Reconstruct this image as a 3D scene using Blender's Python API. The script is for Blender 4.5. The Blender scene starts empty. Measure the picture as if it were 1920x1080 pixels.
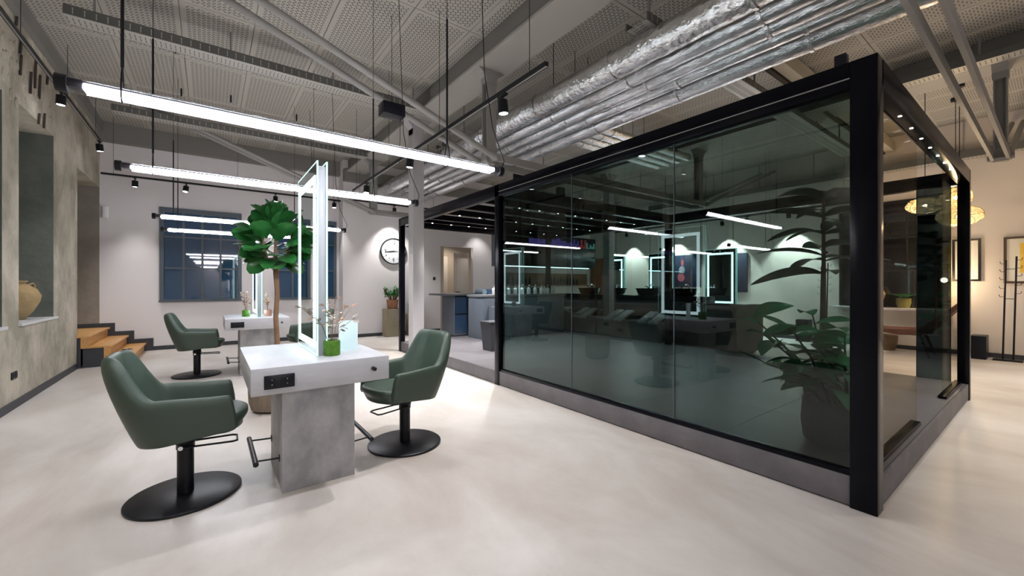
import bpy, bmesh, math, random
from mathutils import Vector, Matrix, Euler
PI = math.pi
C = bpy.context.scene.collection
S = bpy.context.scene
# ------------------------------------------------------------------ camera
CX, HY, FP, H = 960.0, 534.0, 764.0, 1.35
PSI = math.atan((CX - 393) / FP)
cam_d = bpy.data.cameras.new('camera'); cam = bpy.data.objects.new('camera', cam_d); C.objects.link(cam)
cam.location = (0, 0, H); cam.rotation_euler = (PI/2, 0, -PSI)
cam_d.sensor_width = 36; cam_d.lens = FP/1920*36; cam_d.shift_y = -(540-HY)/1920; cam_d.clip_start = .05
S.camera = cam
# ------------------------------------------------------------------ world, exposure
w = bpy.data.worlds.new('world'); S.world = w; w.use_nodes = True
w.node_tree.nodes['Background'].inputs[0].default_value = (.75, .8, 1, 1)
w.node_tree.nodes['Background'].inputs[1].default_value = .15
S.view_settings.view_transform = 'Standard'; S.view_settings.look = 'None'
S.view_settings.gamma = 1; S.view_settings.use_curve_mapping = False
S.view_settings.exposure = 0.70
TUBE_E, LED_E, SPOT_W, WARM_W = 46, 5.2, 70, 20

# ------------------------------------------------------------------ materials
def mat(name, col, rough=.5, metal=0, bump=0, bscale=20, var=0, vscale=3, col2=None, spec=None, emit=None, es=0, detail=4, stretch=None, coat=0, dist=.15):
    m = bpy.data.materials.new(name); m.use_nodes = True
    nt = m.node_tree; b = nt.nodes['Principled BSDF']
    b.inputs['Base Color'].default_value = (*col, 1); b.inputs['Roughness'].default_value = rough
    b.inputs['Metallic'].default_value = metal
    if spec is not None: b.inputs['Specular IOR Level'].default_value = spec
    if coat: b.inputs['Coat Weight'].default_value = coat
    if emit: b.inputs['Emission Color'].default_value = (*emit, 1); b.inputs['Emission Strength'].default_value = es
    if bump or col2:
        tc = nt.nodes.new('ShaderNodeTexCoord'); src = tc.outputs['Object']
        if stretch:
            mp = nt.nodes.new('ShaderNodeMapping'); mp.inputs['Scale'].default_value = stretch
            nt.links.new(src, mp.inputs[0]); src = mp.outputs[0]
    if col2:
        n = nt.nodes.new('ShaderNodeTexNoise'); n.inputs['Scale'].default_value = vscale; n.inputs['Detail'].default_value = detail
        n.inputs['Roughness'].default_value = .62
        n.inputs['Distortion'].default_value = dist
        r = nt.nodes.new('ShaderNodeValToRGB'); r.color_ramp.elements[0].position = .5-.5*max(.08, 1-var); r.color_ramp.elements[1].position = .5+.5*max(.08, 1-var)
        r.color_ramp.elements[0].color = (*col, 1); r.color_ramp.elements[1].color = (*col2, 1)
        nt.links.new(src, n.inputs['Vector']); nt.links.new(n.outputs[0], r.inputs[0]); nt.links.new(r.outputs[0], b.inputs['Base Color'])
    if bump:
        n2 = nt.nodes.new('ShaderNodeTexNoise'); n2.inputs['Scale'].default_value = bscale; n2.inputs['Detail'].default_value = 5
        bp = nt.nodes.new('ShaderNodeBump'); bp.inputs['Strength'].default_value = bump; bp.inputs['Distance'].default_value = .02
        nt.links.new(src, n2.inputs['Vector']); nt.links.new(n2.outputs[0], bp.inputs['Height']); nt.links.new(bp.outputs[0], b.inputs['Normal'])
    return m

def glass(name, tint, refl=.05, rough=0.0, diff=0, dcol=(1, 1, 1), pw_=4.5):
    """thin pane: tinted see-through with a Schlick mirror coat, usable on both faces of a thin box"""
    m = bpy.data.materials.new(name); m.use_nodes = True; nt = m.node_tree; nt.nodes.clear()
    out = nt.nodes.new('ShaderNodeOutputMaterial'); t = nt.nodes.new('ShaderNodeBsdfTransparent'); g = nt.nodes.new('ShaderNodeBsdfGlossy')
    t.inputs[0].default_value = (*tint, 1); g.inputs['Roughness'].default_value = rough
    lw = nt.nodes.new('ShaderNodeLayerWeight'); lw.inputs[0].default_value = .5
    p = nt.nodes.new('ShaderNodeMath'); p.operation = 'POWER'; p.inputs[1].default_value = pw_
    ma = nt.nodes.new('ShaderNodeMath'); ma.operation = 'MULTIPLY_ADD'; ma.inputs[1].default_value = 1-refl; ma.inputs[2].default_value = refl
    mx = nt.nodes.new('ShaderNodeMixShader')
    nt.links.new(lw.outputs['Facing'], p.inputs[0]); nt.links.new(p.outputs[0], ma.inputs[0]); nt.links.new(ma.outputs[0], mx.inputs[0])
    base = t.outputs[0]
    if diff:
        d = nt.nodes.new('ShaderNodeBsdfDiffuse'); d.inputs[0].default_value = (*dcol, 1)
        m2 = nt.nodes.new('ShaderNodeMixShader'); m2.inputs[0].default_value = diff
        nt.links.new(t.outputs[0], m2.inputs[1]); nt.links.new(d.outputs[0], m2.inputs[2]); base = m2.outputs[0]
    nt.links.new(base, mx.inputs[1]); nt.links.new(g.outputs[0], mx.inputs[2]); nt.links.new(mx.outputs[0], out.inputs[0])
    return m

def emis(name, col, st):
    m = bpy.data.materials.new(name); m.use_nodes = True; nt = m.node_tree; nt.nodes.clear()
    out = nt.nodes.new('ShaderNodeOutputMaterial'); e = nt.nodes.new('ShaderNodeEmission')
    e.inputs[0].default_value = (*col, 1); e.inputs[1].default_value = st; nt.links.new(e.outputs[0], out.inputs[0])
    return m

def perforated(name, col, dark, sx, sy, hole, mx_, my_):
    """board with punched holes on a staggered grid; plain margins by object coordinates"""
    m = mat(name, col, .75); nt = m.node_tree; b = nt.nodes['Principled BSDF']
    tc = nt.nodes.new('ShaderNodeTexCoord'); sp = nt.nodes.new('ShaderNodeSeparateXYZ'); nt.links.new(tc.outputs['Object'], sp.inputs[0])
    def M(op, a, bb=None, c=None):
        n = nt.nodes.new('ShaderNodeMath'); n.operation = op
        for i, v in enumerate((a, bb, c)):
            if v is None: continue
            if isinstance(v, (int, float)): n.inputs[i].default_value = v
            else: nt.links.new(v, n.inputs[i])
        return n.outputs[0]
    X, Y = sp.outputs[0], sp.outputs[1]
    v = M('DIVIDE', Y, sy); row = M('FLOOR', v); off = M('MULTIPLY', row, .5)
    u = M('ADD', M('DIVIDE', X, sx), off)
    fu = M('SUBTRACT', M('FRACT', u), .5); fv = M('SUBTRACT', M('FRACT', v), .5)
    d = M('SQRT', M('ADD', M('MULTIPLY', fu, fu), M('MULTIPLY', fv, fv)))
    inside = M('MULTIPLY', M('LESS_THAN', M('ABSOLUTE', X), mx_), M('LESS_THAN', M('ABSOLUTE', Y), my_))
    # every third hole is left out, which gives the clustered look
    k = M('LESS_THAN', M('FRACT', M('MULTIPLY', M('ADD', M('ADD', M('FLOOR', u), row), .5), 1/3.0)), .66)
    h = M('MULTIPLY', M('MULTIPLY', M('LESS_THAN', d, hole), inside), k)
    mx = nt.nodes.new('ShaderNodeMix'); mx.data_type = 'RGBA'; mx.inputs[6].default_value = (*col, 1); mx.inputs[7].default_value = (*dark, 1)
    nt.links.new(h, mx.inputs[0]); nt.links.new(mx.outputs[2], b.inputs['Base Color'])
    bp = nt.nodes.new('ShaderNodeBump'); bp.inputs['Strength'].default_value = .5; bp.inputs['Distance'].default_value = .01; bp.invert = True
    nt.links.new(h, bp.inputs['Height']); nt.links.new(bp.outputs[0], b.inputs['Normal'])
    return m

M = {}
M['floor'] = mat('polished microcement', (.46, .40, .355), .33, 0, .10, 3, .66, .9, (.70, .66, .62), detail=12, stretch=(1, .5, 1), spec=.4, dist=.5)
M['platform'] = mat('violet grey tile', (.11, .10, .106), .36, 0, .05, 8, .4, 2.2, (.17, .155, .162), detail=6)
M['plinth'] = mat('dark cast stone', (.085, .078, .085), .6, 0, .1, 40, .5, 4, (.15, .135, .14), detail=8)
M['stucco'] = mat('aged lime plaster', (.31, .28, .215), .85, 0, 1.0, 9, .78, 1.9, (.56, .50, .41), detail=13, stretch=(1, 1, .8))
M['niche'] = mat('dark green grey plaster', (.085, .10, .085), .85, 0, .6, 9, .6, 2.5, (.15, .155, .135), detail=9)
M['jamb'] = mat('brown grey plaster', (.20, .175, .145), .85, 0, .5, 9, .6, 2.5, (.27, .235, .20), detail=9)
M['wall'] = mat('pale woven wallpaper', (.70, .665, .665), .8, 0, .1, 180)
M['wallwarm'] = mat('sand wallpaper', (.60, .54, .49), .8, 0, .1, 180)
M['beamgrey'] = mat('grey painted concrete', (.20, .19, .175), .7, 0, .15, 12)
M['beamlight'] = mat('cream painted concrete', (.36, .34, .31), .7, 0, .15, 12)
M['steel'] = mat('grey painted steel', (.25, .24, .225), .45, 0, .05, 30)
M['column'] = mat('light grey column paint', (.42, .40, .41), .5, 0, .03, 30)
M['base'] = mat('dark grey skirting', (.035, .037, .045), .5)
M['black'] = mat('matt black metal', (.008, .008, .011), .38, 0, spec=.3)
M['frame'] = mat('black navy anodised frame', (.0022, .0024, .005), .22, 0, spec=.14)
M['blackp'] = mat('black plastic', (.007, .008, .013), .35, spec=.25)
M['ceil'] = perforated('perforated ceiling board', (.40, .375, .33), (.09, .083, .075), .032, .028, .33, .31, .665)
M['void2'] = mat('slot shadow grey', (.10, .095, .09), .8)
M['void'] = mat('ceiling board edge', (.26, .245, .22), .8)
M['tray'] = mat('galvanised tray', (.42, .40, .36), .5, .2)
M['traydark'] = mat('tray side', (.13, .13, .12), .5, .3)
M['foil'] = mat('crinkled foil lagging', (.88, .89, .91), .20, 1, 1.0, 18, .5, 9, (.66, .67, .69), detail=8)
M['foil2'] = mat('smooth foil duct', (.86, .87, .89), .24, 1, .5, 40, .3, 12, (.55, .56, .58), stretch=(1, .3, 1))
M['vinyl'] = mat('dark green leatherette', (.038, .060, .042), .42, 0, .12, 260, spec=.5)
M['top'] = mat('pale concrete laminate', (.44, .44, .46), .42, 0, .03, 30, .5, 5, (.54, .54, .56), detail=8, stretch=(1, 1, 4))
M['ped'] = mat('mottled concrete laminate', (.29, .29, .30), .5, 0, .04, 30, .72, 4.5, (.47, .47, .475), detail=12, stretch=(1.3, 1.3, .8))
M['core'] = mat('grey mirror core', (.38, .37, .40), .6, 0, .03, 60)
M['mirror'] = mat('mirror silvering', (.72, .84, .82), .01, 1)
M['glowing_glass_edge'] = mat('green glass edge with added glow', (.15, .55, .45), .1, 0, emit=(.62, 1, .95), es=.8)  # emission stands in for mirror light caught in the glass rim
M['clear'] = glass('clear glass', (.93, .97, .96), .05)
M['plastic_tube'] = glass('clear tube plastic', (.96, .96, .98), .05)
M['tint'] = glass('smoked green glass', (.37, .455, .44), .045, 0, 0, (1, 1, 1), 5)
M['endglass'] = glass('lightly bronzed glass', (.93, .90, .84), .012, 0, 0, (1, 1, 1), 26)
M['darkleaf'] = glass('dark door glass', (.20, .25, .27), .10)
M['ledtube'] = emis('tube light strip', (.93, .94, 1.0), TUBE_E)
M['led'] = emis('mirror light frame', (.74, .96, 1.0), LED_E)
M['ledcool'] = emis('cool under light', (.7, .95, 1.0), 8)
M['ledspot'] = emis('small downlight', (1, .96, .9), 12)
M['lens'] = emis('spot lens', (.95, .97, 1), 18)
M['warmbulb'] = emis('warm bulb', (1, .72, .36), 40)
M['oak'] = mat('oiled oak', (.50, .25, .075), .4, 0, .06, 20, .5, 4, (.64, .36, .13), detail=6, stretch=(8, 1, 8))
M['leaf'] = mat('glossy fig leaf', (.008, .075, .018), .32, 0, .25, 14, .5, 4, (.035, .18, .035))
M['leaf2'] = mat('rubber plant leaf', (.05, .34, .12), .25, 0, .1, 14, .4, 5, (.13, .56, .26))
M['leaf3'] = mat('dark palm leaf', (.008, .045, .018), .35, 0, .1, 14)
M['leaf4'] = mat('jade leaf', (.03, .22, .05), .35)
M['bark'] = mat('fig bark', (.16, .085, .045), .8, 0, .8, 40, .5, 12, (.27, .16, .09), stretch=(1, 1, .3))
M['potwood'] = mat('ribbed brown clay', (.18, .13, .095), .75, 0, .5, 40, .5, 12, (.27, .21, .15), stretch=(1, 1, .1))
M['basket'] = mat('grey woven basket', (.085, .085, .085), .8, 0, 1, 60, stretch=(1, 1, 4))
M['straw'] = mat('woven straw', (.30, .20, .10), .8, 0, 1, 70, .5, 50, (.12, .08, .05))
M['soil'] = mat('potting soil', (.02, .014, .01), .95, 0, 1, 60)
M['greenglass'] = mat('green bubbled glass', (.035, .13, .004), .08, 0, .6, 70, .4, 40, (.12, .30, .012))
M['pinkglass'] = mat('rose glass', (.42, .22, .17), .1, 0, .6, 70)
M['petal'] = mat('dried blossom', (.66, .48, .36), .7)
M['petal2'] = mat('dried eucalyptus leaf', (.38, .34, .30), .6)
M['petal3'] = mat('rusty dried leaf', (.48, .22, .12), .6)
M['twig'] = mat('dry stem', (.18, .12, .07), .8)
M['clay'] = mat('weathered clay', (.42, .28, .12), .85, 0, .8, 14, .5, 5, (.28, .21, .12), detail=8)
M['white'] = mat('white plastic', (.75, .75, .76), .4)
M['sill'] = mat('white sill', (.60, .60, .62), .4)
M['winframe'] = mat('blue grey window frame', (.065, .085, .105), .45)
M['winglass'] = mat('night window glass', (.022, .062, .125), .03, 0, spec=.9)
M['windark'] = mat('black night glass', (.004, .004, .006), .03, 0, spec=.8)
M['clockface'] = mat('clock face', (.72, .74, .76), .4)
M['navy'] = mat('navy drawer front', (.018, .040, .085), .35)
M['carcass'] = mat('blue grey carcass', (.085, .10, .125), .5)
M['worktop'] = mat('grey worktop', (.12, .125, .135), .4)
M['plinthwood'] = mat('olive concrete pillar', (.24, .20, .135), .7, 0, .1, 20, .4, 4, (.31, .26, .18))
M['terracotta'] = mat('terracotta', (.30, .13, .07), .7, 0, .3, 30)
M['door'] = mat('painted door', (.50, .44, .38), .45)
M['jambw'] = mat('door lining', (.40, .34, .27), .6)
M['acryl'] = mat('frosted acrylic with painted glow', (.70, .85, .87), .3, 0, emit=(.75, .95, 1), es=.05)  # slight emission paints a glow on the stand, which is no lamp
M['bench'] = mat('rough dark plaster bench', (.10, .10, .105), .7, 0, .3, 9, .5, 3, (.17, .17, .175), detail=8)
M['blackgloss'] = mat('black upholstery', (.01, .01, .012), .25)
M['pad'] = mat('grey leg pad', (.30, .33, .34), .45)
M['chrome'] = mat('chrome', (.75, .76, .78), .12, 1)
M['slat'] = mat('red brown slats', (.34, .13, .06), .5, 0, .1, 20)
M['woodband'] = mat('brown wood band', (.22, .13, .07), .5, 0, .1, 20)
M['towel1'] = mat('blue towel', (.05, .10, .18), .95, 0, .6, 120)
M['towel2'] = mat('pale towel', (.20, .27, .33), .95, 0, .6, 120)
M['poster'] = mat('navy canvas', (.012, .022, .055), .6)
M['figpink'] = mat('pink paint', (.45, .10, .13), .6)
M['fiblue'] = mat('pale paint', (.35, .35, .42), .6)
M['paper'] = mat('print paper', (.70, .66, .58), .6)
M['yellow'] = mat('yellow print', (.72, .42, .04), .6, 0, 0, 1, .4, 14, (.80, .55, .10))
M['brownframe'] = mat('dark wood frame', (.055, .03, .02), .5)
M['leather'] = mat('rust leather', (.075, .022, .014), .45, 0, .4, 30, .4, 8, (.12, .036, .02))
M['thread'] = mat('amber glass thread', (.42, .30, .15), .25)
M['olive'] = mat('olive glazed pot', (.16, .15, .03), .4)
M['pendant'] = glass('amber wire glass', (.95, .90, .76), .06, .1, .08, (1, .86, .60))
M['eqp'] = emis('violet bar', (.16, .10, .45), .8); M['eqr'] = emis('red bar', (.6, .06, .08), .8); M['eqg'] = emis('pale bar', (.2, .5, .45), .7)
M['ivory'] = mat('ivory steel joist', (.45, .40, .31), .6)
M['dkbrown'] = mat('dark brown steel', (.05, .035, .03), .6)

# ------------------------------------------------------------------ mesh helpers
def nb(): return bmesh.new()
def box(bm, x0, x1, y0, y1, z0, z1, mtx=None):
    vs = [bm.verts.new(((x0, x1)[i & 1], (y0, y1)[i >> 1 & 1], (z0, z1)[i >> 2 & 1])) for i in range(8)]
    for f in ((0, 2, 3, 1), (4, 5, 7, 6), (0, 1, 5, 4), (2, 6, 7, 3), (0, 4, 6, 2), (1, 3, 7, 5)): bm.faces.new([vs[i] for i in f])
    if mtx is not None:
        for v in vs: v.co = mtx @ v.co
    return vs
def frame_of(d):
    d = d.normalized(); a = Vector((0, 0, 1)) if abs(d.z) < .9 else Vector((1, 0, 0))
    u = d.cross(a).normalized(); return u, d.cross(u).normalized()
def tube(bm, pts, r, n=8, cap=True, closed=False):
    pts = [Vector(p) for p in pts]; rings = []; N = len(pts)
    rr = r if isinstance(r, (list, tuple)) else [r]*N
    u0 = None
    for i, p in enumerate(pts):
        if closed: d = (pts[(i+1) % N]-pts[i-1])
        elif i == 0: d = pts[1]-pts[0]
        elif i == N-1: d = pts[-1]-pts[-2]
        else: d = (pts[i+1]-pts[i]).normalized()+(pts[i]-pts[i-1]).normalized()
        d = d.normalized()
        if u0 is None: u0, v0 = frame_of(d)
        else:
            u0 = (u0-d*u0.dot(d))
            if u0.length < 1e-4: u0, _ = frame_of(d)
            u0.normalize()
        v0 = d.cross(u0)
        rings.append([bm.verts.new(p+(u0*math.cos(2*PI*k/n)+v0*math.sin(2*PI*k/n))*rr[i]) for k in range(n)])
    R = range(N if closed else N-1)
    for i in R:
        a, b = rings[i], rings[(i+1) % N]
        for k in range(n): bm.faces.new((a[k], a[(k+1) % n], b[(k+1) % n], b[k]))
    if cap and not closed:
        bm.faces.new(rings[0][::-1]); bm.faces.new(rings[-1])
def lathe(bm, prof, n=24, c=(0, 0, 0)):
    c = Vector(c); rings = []
    for r, z in prof:
        if r < 1e-5: rings.append([bm.verts.new(c+Vector((0, 0, z)))])
        else: rings.append([bm.verts.new(c+Vector((r*math.cos(2*PI*k/n), r*math.sin(2*PI*k/n), z))) for k in range(n)])
    for a, b in zip(rings, rings[1:]):
        for k in range(n):
            j = (k+1) % n
            if len(a) == 1 and len(b) == 1: continue
            if len(a) == 1: bm.faces.new((a[0], b[j], b[k]))
            elif len(b) == 1: bm.faces.new((a[k], a[j], b[0]))
            else: bm.faces.new((a[k], a[j], b[j], b[k]))
def prism(bm, poly, axis, a, b):
    """extrude a 2-D outline along an axis: axis 'x': poly=(y,z), 'y': (x,z), 'z': (x,y)"""
    def P(p, t): return {'x': (t, p[0], p[1]), 'y': (p[0], t, p[1]), 'z': (p[0], p[1], t)}[axis]
    A = [bm.verts.new(P(p, a)) for p in poly]; B = [bm.verts.new(P(p, b)) for p in poly]; n = len(poly)
    bm.faces.new(A); bm.faces.new(B[::-1])
    for i in range(n): bm.faces.new((A[i], B[i], B[(i+1) % n], A[(i+1) % n]))
def bevel(bm, w, seg=2):
    bmesh.ops.bevel(bm, geom=list(bm.edges), offset=w, segments=seg, affect='EDGES', clamp_overlap=True, profile=.5)
def obj(name, bm, m, parent=None, smooth=False, sub=0):
    bmesh.ops.recalc_face_normals(bm, faces=bm.faces)
    me = bpy.data.meshes.new(name); bm.to_mesh(me); bm.free()
    ms = m if isinstance(m, (list, tuple)) else [m]
    for x in ms: me.materials.append(M[x] if isinstance(x, str) else x)
    if smooth:
        for p in me.polygons: p.use_smooth = True
        if smooth != 'all': me.set_sharp_from_angle(angle=math.radians(40))
    o = bpy.data.objects.new(name, me); C.objects.link(o)
    if parent: o.parent = parent
    if sub:
        md = o.modifiers.new('subdivision', 'SUBSURF'); md.levels = sub; md.render_levels = sub
    return o
def bobj(name, dims, m, parent=None, bv=0, seg=2, mtx=None):
    bm = nb(); box(bm, *dims, mtx=mtx)
    if bv: bevel(bm, bv, seg)
    return obj(name, bm, m, parent, smooth=bool(bv))
def tobj(name, pts, r, m, parent=None, n=10):
    bm = nb(); tube(bm, pts, r, n); return obj(name, bm, m, parent, smooth=True)
def lobj(name, prof, m, parent=None, n=28, c=(0, 0, 0)):
    bm = nb(); lathe(bm, prof, n, c); return obj(name, bm, m, parent, smooth=True)
def inst(name, me, parent, mtx, m=None):
    o = bpy.data.objects.new(name, me); C.objects.link(o); o.parent = parent; o.matrix_local = mtx; return o
def tag(o, label, cat, group=None):
    o['label'] = label; o['category'] = cat
    if group: o['group'] = group
    return o
def thing(name, label, cat, loc=(0, 0, 0), rz=0, group=None):
    o = bpy.data.objects.new(name, None); C.objects.link(o); o.location = loc; o.rotation_euler = (0, 0, rz)
    o.empty_display_size = .1
    return tag(o, label, cat, group)
def struct(o): o['kind'] = 'structure'; return o
def dup(root, loc, rz, label, group=None):
    r = root.copy(); C.objects.link(r); r.location = loc; r.rotation_euler = (0, 0, rz); r['label'] = label
    if group: r['group'] = group
    def rec(a, b):
        for ch in list(a.children):
            c = ch.copy(); C.objects.link(c); c.parent = b; rec(ch, c)
    rec(root, r); return r
def axes(d, n):
    """matrix with local X along d and local Z near n"""
    x = Vector(d).normalized(); z = Vector(n); z = (z-x*z.dot(x)).normalized(); y = z.cross(x)
    return Matrix((x, y, z)).transposed().to_4x4()
ORD = 'first second third fourth fifth sixth seventh eighth ninth tenth eleventh twelfth thirteenth fourteenth fifteenth sixteenth seventeenth eighteenth nineteenth twentieth twenty-first twenty-second'.split()
# pixel helpers (only to read distances off the photograph once)
FW = Vector((math.sin(PSI), math.cos(PSI), 0)); RT = Vector((math.cos(PSI), -math.sin(PSI), 0))
def ray(px, py): return FW+RT*((px-CX)/FP)+Vector((0, 0, (HY-py)/FP))
def at_x(px, py, x): d = ray(px, py); return Vector((0, 0, H))+d*(x/d.x)
def at_y(px, py, y): d = ray(px, py); return Vector((0, 0, H))+d*(y/d.y)
def at_z(px, py, z): d = ray(px, py); return Vector((0, 0, H))+d*((z-H)/d.z)

# ------------------------------------------------------------------ shell of the room
XL, XR, YB, YC, YF, ZC = -1.72, 11.7, 11.15, 10.75, -3.6, 4.5
XS = 2.69       # where the back wall steps forward to the clock wall
def slab(name, dims, m, label=None): return struct(bobj(name, dims, m))
fl = slab('floor', (XL-.9, XR+.2, YF-.2, YB+.2, -.12, 0), 'floor')
def wall_x(name, x, th, ya, yb, za, zb, holes, m, mreveal, msoffit):
    """wall in the plane x with openings (y0,y1,z0,z1,depth): grid of boxes without the cells of the openings"""
    ys = sorted({ya, yb, *[h[0] for h in holes], *[h[1] for h in holes]}); zs = sorted({za, zb, *[h[2] for h in holes], *[h[3] for h in holes]})
    bm = nb()
    def hole(y, z): return any(h[0] < y < h[1] and h[2] < z < h[3] for h in holes)
    for a, b in zip(ys, ys[1:]):
        run = None
        for c, d in zip(zs, zs[1:]):
            if hole((a+b)/2, (c+d)/2): continue
            vs = [bm.verts.new(p) for p in ((x, a, c), (x, b, c), (x, b, d), (x, a, d))]; bm.faces.new(vs)
    bmesh.ops.remove_doubles(bm, verts=bm.verts, dist=1e-5)
    w = struct(obj(name, bm, m))
    for h in holes:
        s = 1 if th > 0 else -1; xd = x-s*h[4]
        for nm, q, mm in (('reveal', ((x, h[0]), (xd, h[0])), mreveal), ('reveal', ((x, h[1]), (xd, h[1])), mreveal)):
            bm = nb(); y = q[0][1]; bm.faces.new([bm.verts.new(p) for p in ((x, y, h[2]), (xd, y, h[2]), (xd, y, h[3]), (x, y, h[3]))]); obj(nm, bm, mm, w)
        bm = nb(); bm.faces.new([bm.verts.new(p) for p in ((x, h[0], h[3]), (x, h[1], h[3]), (xd, h[1], h[3]), (xd, h[0], h[3]))]); obj('soffit', bm, msoffit, w)
        bm = nb(); bm.faces.new([bm.verts.new(p) for p in ((xd, h[0], h[2]), (xd, h[1], h[2]), (xd, h[1], h[3]), (xd, h[0], h[3]))]); obj('niche_back', bm, mreveal, w)
        bm = nb(); bm.faces.new([bm.verts.new(p) for p in ((x, h[0], h[2]), (x, h[1], h[2]), (xd, h[1], h[2]), (xd, h[0], h[2]))]); obj('niche_floor', bm, mreveal, w)
    return w
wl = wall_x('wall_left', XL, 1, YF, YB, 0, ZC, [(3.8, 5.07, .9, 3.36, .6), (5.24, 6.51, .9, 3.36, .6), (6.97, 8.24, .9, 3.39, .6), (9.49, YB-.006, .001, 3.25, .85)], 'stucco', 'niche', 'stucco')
# the far jamb of the stair opening is browner than the window niches
for ch in wl.children:
    if ch.name.startswith('reveal') and all(abs(v.co.y-YB) < .02 for v in ch.data.vertices): ch.data.materials[0] = M['jamb']
# broken plaster with exposed reinforcing bars high on the left wall
rnd = random.Random(5)
for (px, py0, py1) in ((27, 28, 47), (35, 70, 100), (34, 0, 0), (54, 134, 175), (63, 110, 165), (71, 140, 185), (86, 138, 158), (35, 102, 140), (70, 212, 232), (80, 212, 240)):
    if py1 <= py0: continue
    a = at_x(px, py1, XL); b = at_x(px, py0, XL)
    tobj('rebar', [(XL+.012, a.y, a.z), (XL+.02, a.y, b.z)], .012, 'dkbrown', wl, 6)
for k in range(40):
    px = rnd.uniform(5, 95); py = rnd.uniform(60, 200)+max(0, px-40)*.6; p = at_x(px, py, XL)
    bm = nb(); bmesh.ops.create_icosphere(bm, subdivisions=2, radius=rnd.uniform(.02, .05))
    for v in bm.verts: v.co = Vector((v.co.x*.18, v.co.y*1.1, v.co.z*1.5))*rnd.uniform(.7, 1.25)+Vector((XL, p.y, p.z))
    obj('plaster_lump', bm, 'stucco', wl, smooth='all')
struct(bobj('trim_1', (XL-.6, XL+.03, 5.22, 6.56, .885, .915), 'sill'))
struct(bobj('trim_2', (XL-.6, XL+.03, 6.95, 8.32, .885, .915), 'sill'))
struct(bobj('trim_3', (XL-.6, XL+.03, 3.78, 5.1, .885, .915), 'sill'))
struct(bobj('trim_4', (XL, XL+.07, YF, YB, 4.3, ZC), 'beamgrey'))
slab('wall_back', (XL-.95, XS, YB, YB+.15, 0, ZC), 'wall')
# clock wall with a doorway
dA, dB, dH = 5.39, 6.49, 2.48
cw = struct(bobj('wall_clock', (XS, dA, YC, YC+.12, 0, ZC), 'wall'))
obj('wall_piece', (lambda b: (box(b, dB, XR, YC, YC+.12, 0, ZC), b)[1])(nb()), 'wall', cw)
obj('wall_piece', (lambda b: (box(b, dA, dB, YC, YC+.12, dH, ZC), b)[1])(nb()), 'wall', cw)
obj('wall_return', (lambda b: (box(b, XS, XS+.1, YC+.12, YB, 0, ZC), b)[1])(nb()), 'wall', cw)
slab('wall_corridor', (dA-.25, dB+.8, YC+1.35, YC+1.45, 0, 3), 'jambw')
slab('wall_corridor_side', (dA-.15, dA, YC+.12, YC+1.4, 0, 3), 'jambw')
struct(bobj('trim_5', (dA-.0, dA+.1, YC+.0, YC+.3, 0, dH), 'jambw'))
slab('wall_right', (XR, XR+.15, YF, YC+.12, 0, ZC), 'wallwarm')
slab('wall_front', (XL-.9, XR+.15, YF-.15, YF, 0, ZC), 'wall')
slab('baseboard_left', (XL, XL+.02, YF, 9.45, 0, .085), 'base')
slab('baseboard_back', (-1.0, XS-.02, YB-.02, YB, 0, .085), 'base')
slab('baseboard_clock', (XS-.02, dA-.02, YC-.02, YC, 0, .085), 'base')
slab('baseboard_right', (XR-.02, XR, YF, YC-.03, 0, .085), 'base')
# ceiling of perforated boards
ce = struct(bobj('ceiling', (XL-.9, XR+.15, YF-.15, YB+.15, ZC+.02, ZC+.2), 'void'))
PX, PY = .72, 1.44
bm = nb(); box(bm, -PX/2+.004, PX/2-.004, -PY/2+.004, PY/2-.004, 0, .018); bevel(bm, .003, 1)
bmesh.ops.recalc_face_normals(bm, faces=bm.faces)
pm = bpy.data.meshes.new('ceiling_panel'); bm.to_mesh(pm); bm.free(); pm.materials.append(M['ceil'])
for i in range(19):
    for j in range(11):
        x = -1.36+i*PX; y = -3.0+.06+j*PY-.6
        if x > XR or y > YB+.3: continue
        inst('ceiling_panel', pm, ce, Matrix.Translation((x, y, ZC+.0)))
# concrete beams under the ceiling
for k, (x, w_) in enumerate(((2.98, .34), (8.22, .34))):
    b = struct(bobj('ceiling_beam', (x-w_/2, x+w_/2, YF, YC, 4.2, ZC), 'beamgrey', bv=.01))
    obj('beam_lip', (lambda q: (box(q, x-w_/2-.07, x+w_/2+.07, YF, YC, 4.17, 4.2), q)[1])(nb()), 'beamlight', b)
struct(bobj('cross_beam', (XL, XS, YB-.16, YB, 4.14, 4.5), 'beamgrey'))
struct(bobj('cross_beam', (XS, XR, YC-.16, YC, 3.95, 4.25), 'beamgrey'))
struct(bobj('steel_joist', (5.2, XR, 2.10, 2.24, 4.18, 4.38), 'ivory'))
struct(bobj('steel_joist', (5.2, XR, 2.26, 2.32, 4.16, 4.36), 'dkbrown'))
# square columns
for (x, y, l) in ((2.85, 6.6, 'square grey steel column in front of the black frame, left of the open bay'), (8.2, 6.9, 'square grey column behind the smoked glass, right of the black hanging cabinet')):
    c = tag(bobj('support_column', (x-.1, x+.1, y-.1, y+.1, 0, 4.17), 'column', bv=.008), l, 'column')
    obj('column_cap', (lambda q: (prism(q, [(x-.1, 3.9), (x+.1, 3.9), (x+.1, 4.0), (x+.24, 4.17), (x-.24, 4.17), (x-.1, 4.0)], 'y', y-.09, y+.09), q)[1])(nb()), 'column', c)

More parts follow.
